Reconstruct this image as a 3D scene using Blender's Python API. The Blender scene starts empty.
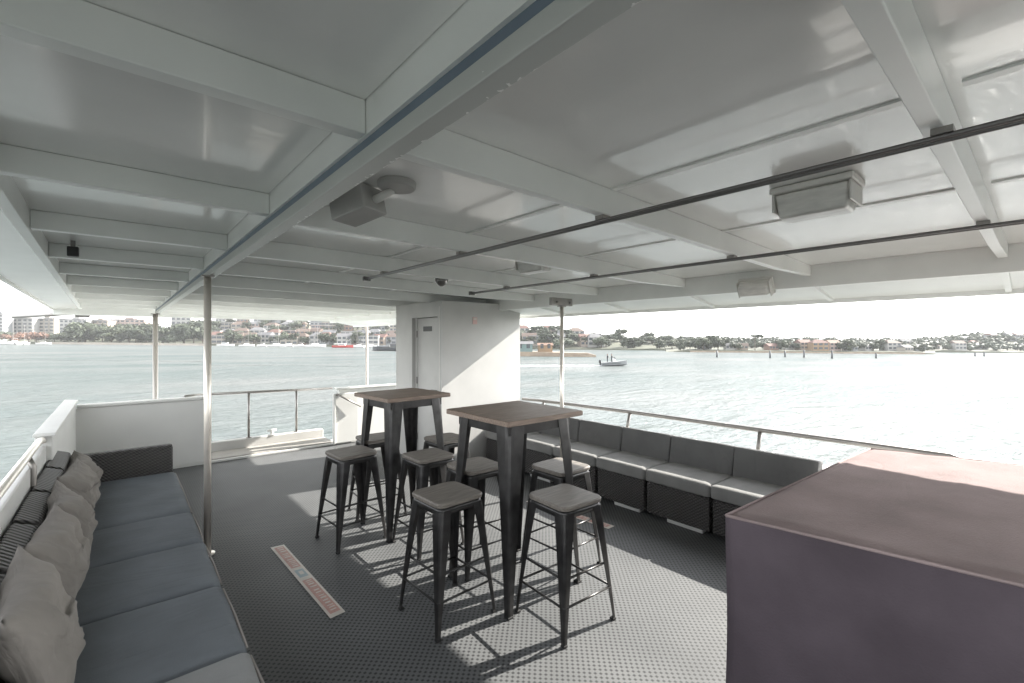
import bpy, bmesh, math, random
from mathutils import Vector, Matrix, noise
R = math.radians
random.seed(7)
sc = bpy.context.scene
COL = sc.collection

# ------------------------------------------------------------------ camera, sky, sun, exposure
F_PX, V0, EYE = 455.0, 339.0, 1.6
YAW = math.atan((512 - 120) / F_PX)
SY, CY = math.sin(YAW), math.cos(YAW)
cd = bpy.data.cameras.new('camera'); cam = bpy.data.objects.new('camera', cd); COL.objects.link(cam)
cam.location = (0, 0, EYE); cam.rotation_euler = (R(90), 0, -YAW)
cd.sensor_width = 36; cd.lens = F_PX / 1024 * 36; cd.shift_y = -(341.5 - V0) / 1024
cd.clip_start = 0.05; cd.clip_end = 30000
sc.camera = cam

SUN_TO = Vector((1, -0.17, 0.60)).normalized()
SUN_EL = math.asin(SUN_TO.z); SUN_AZ = math.atan2(SUN_TO.x, SUN_TO.y)
w = bpy.data.worlds.new('World'); sc.world = w; w.use_nodes = True
nt = w.node_tree; bg = nt.nodes['Background']
sky = nt.nodes.new('ShaderNodeTexSky'); sky.sky_type = 'NISHITA'; sky.sun_disc = False
sky.sun_elevation = SUN_EL; sky.sun_rotation = SUN_AZ
sky.air_density = 1.0; sky.dust_density = 0.4; sky.ozone_density = 1.0; sky.altitude = 0
hsv = nt.nodes.new('ShaderNodeHueSaturation'); hsv.inputs['Saturation'].default_value = .12      # thin milky overcast
nt.links.new(sky.outputs[0], hsv.inputs['Color']); nt.links.new(hsv.outputs[0], bg.inputs[0]); bg.inputs[1].default_value = 0.15
sl = bpy.data.lights.new('sun', 'SUN'); sl.energy = 3.7; sl.angle = R(0.53); sl.color = (1, .95, .87)
so = bpy.data.objects.new('sun', sl); COL.objects.link(so)
so.rotation_euler = SUN_TO.to_track_quat('Z', 'Y').to_euler()
so.location = (20, -4, 15)

sc.view_settings.view_transform = 'Standard'; sc.view_settings.look = 'None'
sc.view_settings.exposure = 2.25; sc.view_settings.gamma = 1; sc.view_settings.use_curve_mapping = False
sc.render.engine = 'CYCLES'
cy = sc.cycles
cy.use_denoising = True
cy.max_bounces = 10; cy.diffuse_bounces = 7; cy.glossy_bounces = 4
cy.caustics_reflective = False; cy.caustics_refractive = False
cy.sample_clamp_indirect = 6

# ------------------------------------------------------------------ material helpers
def mat(name, col, rough=.5, metal=0, var=0, vscale=6, bump=0, bscale=40, coat=0, spec=.5, detail=4, col2=None, stretch=None, fold=0, fscale=4):
    m = bpy.data.materials.new(name); m.use_nodes = True
    n = m.node_tree.nodes; l = m.node_tree.links; b = n['Principled BSDF']
    b.inputs['Base Color'].default_value = (*col, 1); b.inputs['Roughness'].default_value = rough
    b.inputs['Metallic'].default_value = metal; b.inputs['Coat Weight'].default_value = coat
    b.inputs['Specular IOR Level'].default_value = spec
    tc = n.new('ShaderNodeTexCoord'); mp = n.new('ShaderNodeMapping'); l.new(tc.outputs['Object'], mp.inputs[0])
    if stretch: mp.inputs['Scale'].default_value = stretch
    if var or col2:
        t = n.new('ShaderNodeTexNoise'); t.inputs['Scale'].default_value = vscale; t.inputs['Detail'].default_value = detail
        l.new(mp.outputs[0], t.inputs[0])
        r = n.new('ShaderNodeValToRGB'); e = r.color_ramp.elements
        e[0].position = .3; e[1].position = .7
        c2 = col2 or tuple(min(1, c * (1 + var)) for c in col)
        c1 = col if col2 else tuple(c * (1 - var) for c in col)
        e[0].color = (*c1, 1); e[1].color = (*c2, 1)
        l.new(t.outputs[0], r.inputs[0]); l.new(r.outputs[0], b.inputs['Base Color'])
    if bump:
        t2 = n.new('ShaderNodeTexNoise'); t2.inputs['Scale'].default_value = bscale; t2.inputs['Detail'].default_value = 5
        l.new(mp.outputs[0], t2.inputs[0])
        bp = n.new('ShaderNodeBump'); bp.inputs['Strength'].default_value = bump; bp.inputs['Distance'].default_value = .01
        l.new(t2.outputs[0], bp.inputs['Height']); l.new(bp.outputs[0], b.inputs['Normal'])
        if fold:        # long soft creases under the fine grain
            t3 = n.new('ShaderNodeTexNoise'); t3.inputs['Scale'].default_value = fscale; t3.inputs['Detail'].default_value = 2.5; t3.inputs['Distortion'].default_value = 1.2
            m3 = n.new('ShaderNodeMapping'); m3.inputs['Rotation'].default_value = (0, 0, R(28)); m3.inputs['Scale'].default_value = (.45, 2.0, 1); l.new(tc.outputs['Object'], m3.inputs[0]); l.new(m3.outputs[0], t3.inputs[0])
            ab = math_node(m.node_tree, 'ABSOLUTE', math_node(m.node_tree, 'SUBTRACT', t3.outputs[0], .5))
            sm = math_node(m.node_tree, 'MINIMUM', ab, .07)
            b3 = n.new('ShaderNodeBump'); b3.inputs['Strength'].default_value = fold; b3.inputs['Distance'].default_value = .12
            l.new(sm, b3.inputs['Height']); l.new(b3.outputs[0], bp.inputs['Normal'])
    return m

def math_node(nt, op, a, b=None):
    x = nt.nodes.new('ShaderNodeMath'); x.operation = op
    for i, v in enumerate((a, b)):
        if v is None: continue
        if isinstance(v, (int, float)): x.inputs[i].default_value = v
        else: nt.links.new(v, x.inputs[i])
    return x.outputs[0]

M = {}
M['paint'] = mat('white_gloss_paint', (.84, .84, .82), .19, var=.05, vscale=2.5, detail=9, bump=.09, bscale=2.4, coat=.3, spec=.6)
M['beam'] = mat('white_beam_paint', (.82, .83, .81), .33, var=.05, vscale=3, detail=9, bump=.06, bscale=25)
M['white'] = mat('white_hull_paint', (.66, .66, .64), .4, var=.04, vscale=2.5, bump=.04, bscale=9)
M['blue_stripe'] = mat('blue_grey_recess', (.17, .215, .27), .5, var=.1)  # colours the thin recessed strip between girder flange and web darker blue-grey
M['chrome'] = mat('polished_steel', (.84, .79, .72), .34, .6, bump=.02, bscale=60)
M['rail'] = mat('satin_rail_steel', (.30, .285, .27), .4, .8)
M['dull'] = mat('dull_steel', (.40, .375, .345), .4, .5)
M['mid_grey'] = mat('mid_grey_casing', (.40, .395, .38), .5, var=.08)
M['tread'] = mat('worn_tread_paint', (.34, .325, .305), .7, var=.12, vscale=5)
M['cabin_paint'] = mat('off_white_cabin_paint', (.50, .495, .48), .55, var=.07, vscale=3, detail=9, bump=.05, bscale=8)
M['track'] = mat('dark_track_steel', (.17, .165, .16), .35, .8)
M['gun'] = mat('gunmetal', (.045, .044, .044), .33, .6, var=.35, vscale=14, bump=.06, bscale=30)
M['rubber'] = mat('black_rubber', (.015, .015, .015), .7)
M['black'] = mat('black_plastic', (.012, .012, .013), .4)
M['grey_plastic'] = mat('grey_plastic', (.70, .69, .66), .45, var=.05)
M['lens'] = mat('dusty_lens', (.70, .69, .66), .3, var=.16, vscale=10, stretch=(4, 1, 4), bump=.05, bscale=60)
M['cloth_blue'] = mat('slate_cushion_fabric', (.152, .168, .183), .8, spec=.15, var=.10, vscale=5, bump=.3, bscale=260, fold=.3, fscale=2.4)
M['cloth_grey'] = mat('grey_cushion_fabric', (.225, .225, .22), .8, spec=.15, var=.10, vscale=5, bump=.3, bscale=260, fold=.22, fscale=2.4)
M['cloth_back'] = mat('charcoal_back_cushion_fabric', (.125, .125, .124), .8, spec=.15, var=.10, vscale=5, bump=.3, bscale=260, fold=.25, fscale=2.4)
M['cloth_light'] = mat('light_grey_cushion_fabric', (.26, .265, .265), .8, spec=.15, var=.10, vscale=5, bump=.3, bscale=260, fold=.3, fscale=2.4)
M['piping'] = mat('pale_piping', (.26, .24, .22), .8)
M['pillow'] = mat('taupe_pillow_fabric', (.215, .198, .18), .85, var=.14, vscale=7, bump=.5, bscale=16, detail=6, stretch=(1, 1, .5), fold=.35, fscale=3.5)
M['patch'] = mat('blue_patch_fabric', (.09, .13, .20), .85)
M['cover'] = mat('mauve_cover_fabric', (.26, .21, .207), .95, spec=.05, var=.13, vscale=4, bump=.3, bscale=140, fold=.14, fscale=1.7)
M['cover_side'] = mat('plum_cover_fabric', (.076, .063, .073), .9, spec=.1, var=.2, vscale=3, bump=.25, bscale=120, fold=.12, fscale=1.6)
M['wood'] = mat('weathered_brown_wood', (.14, .10, .078), .55, col2=(.25, .19, .15), vscale=9, stretch=(1, 9, 9), bump=.2, bscale=14, detail=8)
M['seat_wood'] = mat('weathered_grey_wood', (.10, .089, .077), .6, col2=(.185, .167, .147), vscale=9, stretch=(1, 9, 9), bump=.2, bscale=14, detail=8)
M['tape'] = mat('off_white_tape', (.62, .58, .53), .5, var=.08, vscale=30)
M['tape_red'] = mat('faded_red_print', (.50, .30, .26), .5, var=.15, vscale=60)
M['tape_blue'] = mat('faded_blue_print', (.34, .42, .45), .5)
M['pink'] = mat('pink_notice', (.62, .42, .40), .5)
M['skin'] = mat('skin', (.42, .26, .19), .6)
M['dark_cloth'] = mat('dark_clothes', (.02, .023, .03), .8)
M['foam'] = mat('foam', (.8, .82, .82), .7, bump=.6, bscale=3)

def wicker():
    m = bpy.data.materials.new('dark_wicker'); m.use_nodes = True
    t = m.node_tree; n = t.nodes; l = t.links; b = n['Principled BSDF']
    tc = n.new('ShaderNodeTexCoord'); s = n.new('ShaderNodeSeparateXYZ'); l.new(tc.outputs['Object'], s.inputs[0])
    h = math_node(t, 'ADD', s.outputs[0], s.outputs[1])
    a = math_node(t, 'SINE', math_node(t, 'MULTIPLY', h, 2 * math.pi / .036))
    z = math_node(t, 'SINE', math_node(t, 'MULTIPLY', math_node(t, 'ADD', s.outputs[2], math_node(t, 'MULTIPLY', s.outputs[0], .35)), 2 * math.pi / .026))
    p = math_node(t, 'MULTIPLY', a, z)
    r = n.new('ShaderNodeValToRGB'); l.new(math_node(t, 'ADD', math_node(t, 'MULTIPLY', p, .5), .5), r.inputs[0])
    r.color_ramp.elements[0].color = (.018, .017, .017, 1); r.color_ramp.elements[1].color = (.085, .08, .078, 1)
    l.new(r.outputs[0], b.inputs['Base Color']); b.inputs['Roughness'].default_value = .5
    bp = n.new('ShaderNodeBump'); bp.inputs['Strength'].default_value = .8; bp.inputs['Distance'].default_value = .006
    l.new(p, bp.inputs['Height']); l.new(bp.outputs[0], b.inputs['Normal'])
    return m
M['wicker'] = wicker()

def matting():
    m = bpy.data.materials.new('grey_lattice_matting'); m.use_nodes = True
    t = m.node_tree; n = t.nodes; l = t.links; b = n['Principled BSDF']
    tc = n.new('ShaderNodeTexCoord'); mp = n.new('ShaderNodeMapping'); l.new(tc.outputs['Object'], mp.inputs[0])
    mp.inputs['Rotation'].default_value = (0, 0, R(45)); mp.inputs['Scale'].default_value = (1 / .0262,) * 3
    v = n.new('ShaderNodeTexVoronoi'); v.voronoi_dimensions = '2D'; v.inputs['Randomness'].default_value = 0; v.inputs['Scale'].default_value = 1
    v.distance = 'MANHATTAN'
    l.new(mp.outputs[0], v.inputs[0])
    r = n.new('ShaderNodeValToRGB'); l.new(v.outputs['Distance'], r.inputs[0])
    e = r.color_ramp.elements; e[0].position = .24; e[1].position = .46
    e[0].color = (.022, .023, .025, 1); e[1].color = (.125, .129, .131, 1)
    nz = n.new('ShaderNodeTexNoise'); nz.inputs['Scale'].default_value = 1.3; nz.inputs['Detail'].default_value = 6; l.new(tc.outputs['Object'], nz.inputs[0])
    r2 = n.new('ShaderNodeValToRGB'); l.new(nz.outputs[0], r2.inputs[0]); r2.color_ramp.elements[0].color = (.66, .67, .68, 1); r2.color_ramp.elements[0].position = .3; r2.color_ramp.elements[1].position = .7
    mx = n.new('ShaderNodeMix'); mx.data_type = 'RGBA'; mx.blend_type = 'MULTIPLY'; mx.inputs[0].default_value = 1
    l.new(r.outputs[0], mx.inputs[6]); l.new(r2.outputs[0], mx.inputs[7]); l.new(mx.outputs[2], b.inputs['Base Color'])
    b.inputs['Roughness'].default_value = .6
    bp = n.new('ShaderNodeBump'); bp.inputs['Strength'].default_value = .5; bp.inputs['Distance'].default_value = .004
    l.new(r.outputs[0], bp.inputs['Height']); l.new(bp.outputs[0], b.inputs['Normal'])
    return m
M['matting'] = matting()

def water():
    m = bpy.data.materials.new('harbour_water'); m.use_nodes = True
    t = m.node_tree; n = t.nodes; l = t.links; b = n['Principled BSDF']
    tc = n.new('ShaderNodeTexCoord'); mp = n.new('ShaderNodeMapping'); l.new(tc.outputs['Object'], mp.inputs[0])
    mp.inputs['Rotation'].default_value = (0, 0, R(35)); mp.inputs['Scale'].default_value = (.55, 1.3, 1)
    hs = None
    for sc_, amp in ((.22, 1.0), (.8, .5), (2.6, .22)):
        z = n.new('ShaderNodeTexNoise'); z.inputs['Scale'].default_value = sc_; z.inputs['Detail'].default_value = 3; z.inputs['Distortion'].default_value = .6
        l.new(mp.outputs[0], z.inputs[0])
        q = math_node(t, 'MULTIPLY', z.outputs[0], amp)
        hs = q if hs is None else math_node(t, 'ADD', hs, q)
    bp = n.new('ShaderNodeBump'); bp.inputs['Strength'].default_value = 1; bp.inputs['Distance'].default_value = .55
    l.new(hs, bp.inputs['Height'])
    n.remove(b); out = n['Material Output']
    df = n.new('ShaderNodeBsdfDiffuse'); gl = n.new('ShaderNodeBsdfGlossy'); gl.inputs['Roughness'].default_value = .10
    big = n.new('ShaderNodeTexNoise'); big.inputs['Scale'].default_value = .05; big.inputs['Detail'].default_value = 3; l.new(mp.outputs[0], big.inputs[0])
    cr = n.new('ShaderNodeValToRGB'); e = cr.color_ramp.elements; e[0].position = .35; e[1].position = .65; e[0].color = (.078, .097, .095, 1); e[1].color = (.122, .131, .128, 1)
    l.new(big.outputs[0], cr.inputs[0]); l.new(cr.outputs[0], df.inputs[0])
    fr = n.new('ShaderNodeFresnel'); fr.inputs['IOR'].default_value = 1.33; l.new(bp.outputs[0], fr.inputs['Normal'])
    for q in (df, gl): l.new(bp.outputs[0], q.inputs['Normal'])
    mx = n.new('ShaderNodeMixShader'); l.new(math_node(t, 'MULTIPLY', fr.outputs[0], .155), mx.inputs[0]); l.new(df.outputs[0], mx.inputs[1]); l.new(gl.outputs[0], mx.inputs[2]); l.new(mx.outputs[0], out.inputs['Surface'])
    return m
M['water'] = water()

def girder_paint():
    m = mat('chipped_beam_paint', (.60, .61, .59), .4)
    t = m.node_tree; n = t.nodes; l = t.links; b = n['Principled BSDF']
    tc = n.new('ShaderNodeTexCoord'); s = n.new('ShaderNodeSeparateXYZ'); l.new(tc.outputs['Object'], s.inputs[0])
    nz = n.new('ShaderNodeTexNoise'); nz.inputs['Scale'].default_value = 55; nz.inputs['Detail'].default_value = 3; l.new(tc.outputs['Object'], nz.inputs[0])
    nb = n.new('ShaderNodeTexNoise'); nb.inputs['Scale'].default_value = 5; l.new(tc.outputs['Object'], nb.inputs[0])
    edge = n.new('ShaderNodeMapRange'); l.new(s.outputs[0], edge.inputs[0])
    edge.inputs[1].default_value = .010; edge.inputs[2].default_value = .029; edge.inputs[3].default_value = -.18; edge.inputs[4].default_value = .12
    v = math_node(t, 'ADD', math_node(t, 'ADD', nz.outputs[0], edge.outputs[0]), math_node(t, 'MULTIPLY', math_node(t, 'SUBTRACT', nb.outputs[0], .5), .5))
    r = n.new('ShaderNodeValToRGB'); l.new(v, r.inputs[0]); e = r.color_ramp.elements
    e[0].position = .60; e[1].position = .62; e[0].color = (.52, .53, .51, 1); e[1].color = (.92, .92, .9, 1)
    l.new(r.outputs[0], b.inputs['Base Color'])
    return m
M['girder'] = girder_paint()

# ------------------------------------------------------------------ mesh helpers
class MB:
    def __init__(s): s.v = []; s.f = []
    def add(s, vs, fs):
        o = len(s.v); s.v += [tuple(p) for p in vs]; s.f += [tuple(i + o for i in f) for f in fs]; return s
    def box(s, x0, x1, y0, y1, z0, z1):
        return s.add([(x0, y0, z0), (x1, y0, z0), (x1, y1, z0), (x0, y1, z0), (x0, y0, z1), (x1, y0, z1), (x1, y1, z1), (x0, y1, z1)],
                     [(3, 2, 1, 0), (4, 5, 6, 7), (0, 1, 5, 4), (1, 2, 6, 5), (2, 3, 7, 6), (3, 0, 4, 7)])
    def hexa(s, bot, top):
        return s.add(list(bot) + list(top), [(3, 2, 1, 0), (4, 5, 6, 7), (0, 1, 5, 4), (1, 2, 6, 5), (2, 3, 7, 6), (3, 0, 4, 7)])
    def loft(s, rings, cap=True, closed=True):
        k = len(rings[0]); o = []; f = []
        for r in rings: o += list(r)
        for i in range(len(rings) - 1):
            for j in range(k if closed else k - 1):
                a = i * k + j; b = i * k + (j + 1) % k
                f.append((a, b, b + k, a + k))
        if cap and closed:
            f.append(tuple(range(k))[::-1]); f.append(tuple((len(rings) - 1) * k + j for j in range(k)))
        return s.add(o, f)
    def tube(s, pts, r, seg=10):
        pts = [Vector(p) for p in pts]; rings = []; rr = r if isinstance(r, (list, tuple)) else [r] * len(pts)
        up = None
        for i, p in enumerate(pts):
            d = (pts[min(i + 1, len(pts) - 1)] - pts[max(i - 1, 0)]).normalized()
            if up is None: up = Vector((0, 0, 1)) if abs(d.z) < .9 else Vector((1, 0, 0))
            a = d.cross(up).normalized(); b = a.cross(d).normalized(); up = b
            rings.append([p + rr[i] * (math.cos(q) * a + math.sin(q) * b) for q in [2 * math.pi * j / seg for j in range(seg)]])
        return s.loft(rings)
    def cyl(s, x, y, z0, z1, r, seg=16, r2=None): return s.tube([(x, y, z0), (x, y, z1)], [r, r if r2 is None else r2], seg)
    def build(s, name, m, parent=None, bevel=0, smooth=False, seg=2):
        me = bpy.data.meshes.new(name); off = Vector(); q = parent
        while q is not None:
            if '_base' in q: off = Vector(q['_base'])
            q = q.parent
        me.from_pydata([Vector(p) - off for p in s.v], [], s.f); me.update()
        bm = bmesh.new(); bm.from_mesh(me); bmesh.ops.recalc_face_normals(bm, faces=bm.faces); bm.to_mesh(me); bm.free()
        me.materials.append(M[m] if isinstance(m, str) else m)
        o = bpy.data.objects.new(name, me); COL.objects.link(o)
        if parent: o.parent = parent
        if smooth:
            for p in me.polygons: p.use_smooth = True
        if bevel:
            b = o.modifiers.new('bevel', 'BEVEL'); b.width = bevel; b.segments = seg; b.limit_method = 'ANGLE'; b.harden_normals = False
            for p in me.polygons: p.use_smooth = True
            sm = o.modifiers.new('wn', 'WEIGHTED_NORMAL')
        elif smooth:
            pass
        return o

def tag(o, label=None, cat=None, group=None, kind=None):
    if label: o['label'] = label
    if cat: o['category'] = cat
    if group: o['group'] = group
    if kind: o['kind'] = kind
    return o
def thing(name, label, cat, loc=(0, 0, 0), group=None):
    o = bpy.data.objects.new(name, None); COL.objects.link(o); o.location = loc; o.empty_display_size = .1
    o['_base'] = list(loc)
    return tag(o, label, cat, group)
def dup(o, loc=None, rz=None, label=None, group=None, scale=None):
    def rec(src, parent):
        c = src.copy(); COL.objects.link(c)
        if parent: c.parent = parent
        for ch in list(src.children): rec(ch, c)
        return c
    r = rec(o, None)
    if loc is not None: r.location = loc; r['_base'] = list(loc)
    if rz is not None: r.rotation_euler = (0, 0, rz)
    if scale is not None: r.scale = scale if isinstance(scale, (tuple, list)) else (scale,) * 3
    return tag(r, label, None, group)

def softbox(sx, sy, sz, r, puff=0, nz=0, n=10, seed=0, freq=4):
    """rounded, slightly stuffed cushion centred on its base"""
    bm = bmesh.new(); bmesh.ops.create_cube(bm, size=2)
    bmesh.ops.subdivide_edges(bm, edges=bm.edges[:], cuts=n, use_grid_fill=True)
    h = Vector((sx / 2, sy / 2, sz / 2)); inn = Vector([max(a - r, 1e-4) for a in h])
    for v in bm.verts:
        c = v.co.copy()
        # push grid lines towards the edges so the rounding is well sampled
        q = Vector([math.copysign(abs(a) ** .7, a) for a in c])
        p = Vector((q.x * h.x, q.y * h.y, q.z * h.z))
        k = Vector([max(-i, min(i, a)) for a, i in zip(p, inn)])
        d = p - k
        if d.length > 1e-6: p = k + d.normalized() * r
        u = (1 - (p.x / h.x) ** 2) * (1 - (p.y / h.y) ** 2)
        if p.z > 0: p.z += puff * max(u, 0) ** .5
        if nz:
            w_ = noise.noise(Vector((p.x * freq + seed * 7.3, p.y * freq, p.z * freq)))
            w2 = noise.noise(Vector((p.x * freq * 3 + seed * 3.1, p.y * freq * 1.3, p.z * 3)))
            p += p.normalized() * nz * (w_ + .5 * w2)
        v.co = p + Vector((0, 0, sz / 2))
    m = MB(); bm.verts.ensure_lookup_table()
    m.add([v.co for v in bm.verts], [tuple(x.index for x in f.verts) for f in bm.faces]); bm.free()
    return m
def xform(m, mx):
    m.v = [tuple(mx @ Vector(p)) for p in m.v]; return m

def far(u, d):      # point on the water at camera-forward depth d in the picture's column u
    a = (u - 512) / F_PX
    return ((SY + a * CY) * d, (CY - a * SY) * d)
FACE = -YAW         # rotation that makes a thing's -Y side look back at the vessel

WATER = -3.4
# ================================================================== THE VESSEL
def sheet(name, m, x0, x1, y0, y1, z, kind='structure'):
    o = MB().box(x0, x1, y0, y1, z - .05, z).build(name, m); tag(o, kind=kind); return o
sheet('deck', 'matting', -.46, 4.30, -3, 7.0, 0)
MB().box(-.46, 4.3, -3, 7.6, -2.4, -.055).build('deck_house', 'white')
tag(bpy.data.objects['deck_house'], kind='structure')
o = MB().box(-.8, 4.7, -6, 13.5, -3.9, -2.41).build('hull', 'white'); tag(o, kind='structure')

# --- step and coaming at the stern end of the deck
t = thing('stern_step', 'white painted step and low coaming across the open aft end of the deck', 'step', (1.6, 7.0, 0))
MB().box(.86, 2.46, 7.003, 7.46, -.04, .045).build('tread', 'tread', t, .006)
MB().box(.86, 2.46, 7.463, 7.58, -.04, .165).build('coaming', 'cabin_paint', t, .012)
MB().box(.40, 3.0, 6.955, 7.0, .002, .03).build('edge_trim', 'white', t, .004)
m = MB(); m.cyl(1.72, 7.50, .166, .18, .05); m.cyl(1.72, 7.5, .18, .25, .025); m.tube([(1.66, 7.5, .235), (1.78, 7.5, .235)], .016)
tag(m.build('mooring_cleat', 'white', None, smooth=True), 'small white mooring cleat on the coaming under the stern railing', 'cleat')

# --- bulwarks
t = thing('left_bulwark', 'white bulwark wall behind the wicker sofa with raised aft end', 'bulwark', (-.42, 3, 0))
t.name = 'bulwark'
MB().box(-.46, -.40, -3, 4.65, 0, .84).build('low_wall', 'white', t, .008)
MB().box(-.46, -.37, 4.653, 7.03, 0, .90).build('high_wall', 'white', t, .008)
MB().hexa([(-.465, 4.62, .903), (-.35, 4.62, .903), (-.35, 6.92, .903), (-.465, 7.05, .903)], [(-.465, 4.62, .93), (-.35, 4.62, .93), (-.35, 6.92, .93), (-.465, 7.05, .93)]).build('cap', 'white', t, .006)
t = thing('bulwark', 'white transverse bulwark panel with thick cap beyond the sofa arm', 'bulwark', (.2, 7, 0))
MB().box(-.382, .86, 6.955, 7.0, .032, .83).build('panel', 'white', t, .006)
MB().box(-.362, .88, 6.93, 7.06, .833, .868).build('cap', 'white', t, .008)
t = thing('bulwark', 'white bulwark behind the far bar table between gate panel and cabin', 'bulwark', (3.3, 7, 0))
MB().box(2.55, 4.2, 7.02, 7.08, 0, .82).build('panel', 'white', t, .006)
MB().box(2.50, 4.22, 6.99, 7.12, .823, .85).build('cap', 'white', t, .008)
t = thing('gate_panel', 'small white gate panel with a slanting grab rail beside the stern railing', 'gate', (2.6, 6.93, 0))
MB().box(2.42, 2.80, 6.90, 6.94, .03, .775).build('panel', 'white', t, .006)
MB().box(2.42, 2.445, 6.875, 6.898, .03, .78).build('edge_post', 'white', t, .004)
m = MB(); m.tube([(2.47, 6.87, .765), (2.82, 6.85, .56)], .014); m.tube([(2.47, 6.90, .765), (2.47, 6.865, .765)], .02)
m.build('grab_rail', 'rail', t, smooth=True)
t = thing('bulwark', 'white right side bulwark behind the bench back cushions', 'bulwark', (4.2, 2, 0))
MB().hexa([(4.17, .42, 0), (4.25, .42, 0), (4.25, 4.74, 0), (4.17, 4.74, 0)], [(4.22, .42, .54), (4.30, .42, .54), (4.30, 4.74, .54), (4.22, 4.74, .54)]).build('wall', 'white', t, .008)
MB().box(4.20, 4.36, .42, 4.74, .543, .57).build('cap', 'white', t, .006)
t = thing('bulwark', 'raised white bulwark block where the right side rail ends beyond the covered counter', 'bulwark', (4.3, -.5, 0))
MB().box(4.16, 4.44, -3, .36, 0, .755).build('wall', 'white', t, .02)
MB().box(4.12, 4.48, -3, .40, .758, .79).build('cap', 'white', t, .012)
t = thing('side_locker', 'low white ledge locker between bench end and covered counter', 'locker', (3.8, .8, 0))
MB().box(3.64, 4.10, .42, 1.03, 0, .52).build('body', 'white', t, .01)
MB().box(3.60, 4.11, .41, 1.05, .523, .55).build('lid', 'white', t, .008)

# --- rails
t = thing('side_rail', 'grey steel side rail on slanted stanchions above the right hand bench', 'railing', (4.3, 2, .6))
MB().tube([(4.30, .33, .70), (4.30, .34, .78), (4.30, .40, .80), (4.30, 1.6, .793), (4.30, 3, .788), (4.29, 4.4, .77), (4.28, 4.74, .76)], .021, 12).build('top_rail', 'rail', t, smooth=True)
for y in (1.62, 2.98, 4.33):
    MB().tube([(4.235, y, .57), (4.30, y, .785)], .017).build('stanchion', 'rail', t, smooth=True)
t = thing('side_rail', 'polished handrail along the left bulwark behind the sofa', 'railing', (-.43, 2, .84))
MB().tube([(-.415, -2, .905), (-.415, 4.45, .905), (-.418, 4.58, .89), (-.42, 4.648, .87)], .02, 12).build('top_rail', 'chrome', t, smooth=True)
for y in (.6, 2.25, 3.9):
    MB().tube([(-.405, y, .60), (-.39, y, .62), (-.39, y, .84), (-.41, y, .895)], .016).build('stanchion', 'rail', t, smooth=True)
t = thing('stern_railing', 'thin steel railing with two visible posts standing on the stern coaming', 'railing', (1.7, 7.52, .165))
MB().tube([(.88, 7.52, .835), (2.62, 7.52, .80)], .018, 12).build('top_rail', 'rail', t, smooth=True)
MB().tube([(.62, 7.05, .88), (.80, 7.2, .872), (.88, 7.5, .838)], .012, 10).build('end_rail', 'rail', t, smooth=True)
for x in (.92, 1.42, 2.07):
    m = MB(); m.cyl(x, 7.52, .167, .83, .016); m.cyl(x, 7.52, .167, .175, .035); m.build('post', 'rail', t, smooth=True)

# --- poles
def pole(x, y, z0, z1, r, label, m='chrome', flange=True):
    t = thing('support_pole', label, 'pole', (x, y, z0), 'round poles holding up the canopy')
    MB().cyl(x, y, z0, z1, r, 20).build('tube', m, t, smooth=True)
    if flange:
        MB().cyl(x, y, z0 + .001, z0 + .012, r * 2).build('base_flange', m, t, smooth=True)
    MB().box(x - r * 1.7, x + r * 1.7, y - r * 1.7, y + r * 1.7, z1 - .012, z1 - .001).build('top_plate', 'rail', t)
    return t
pole(.492, 4.03, .001, 2.072, .024, 'thick polished steel pole standing on the deck near the sofa front')
pole(.50, 10.75, -2.4, 2.072, .04, 'pale steel pole seen behind the white aft bulwark panel', 'dull')
pole(4.55, 10.7, -2.4, 2.05, .03, 'thin dark pole behind the stern bulwark beside the cabin', 'dull')
p = pole(3.57, 3.33, .001, 1.955, .02, 'slim pole rising at the bench front edge beyond the near table', 'chrome')
MB().box(3.40, 3.72, 3.31, 3.352, 1.955, 2.035).build('bracket_plate', 'rail', p, .004)
for dx in (-.1, .1):
    MB().tube([(3.57 + dx, 3.308, 1.99), (3.57 + dx, 3.300, 1.99)], .012).build('bolt', 'track', p)

# --- canopy
def zr(x):      # camber of the right-hand roof plate
    return 2.20 - .055 * max(0, (x - .55) / 3.3) ** 1.6
roof = thing('canopy_roof', 'glossy white painted canopy roof with ribs over the whole deck', 'roof', (.53, 2, 2.07))
AFT = 11.3
left_x = lambda y: -.29 - .022 * (y - 1)
m = MB()
m.hexa([(left_x(-3), -3, 2.245), (.50, -3, 2.245), (.50, AFT, 2.245), (left_x(AFT), AFT, 2.245)], [(left_x(-3), -3, 2.30), (.50, -3, 2.30), (.50, AFT, 2.30), (left_x(AFT), AFT, 2.30)])
m.build('ceiling_panel', 'paint', roof)
xs = [.555 + (3.87 - .555) * i / 12 for i in range(13)]
m = MB(); m.loft([[(x, -3, zr(x)), (x, AFT, zr(x)), (x, AFT, 2.30), (x, -3, 2.30)] for x in xs]); m.build('ceiling_panel', 'paint', roof)
# girder
MB().box(.505, .558, -3, AFT - .3, 2.076, 2.121).build('girder_flange', 'girder', roof, .003)
MB().box(.513, .55, -3, AFT - .3, 2.1215, 2.151).build('girder_stripe', 'blue_stripe', roof)
MB().box(.503, .555, -3, AFT - .3, 2.1515, 2.30).build('girder_web', 'beam', roof)
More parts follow.
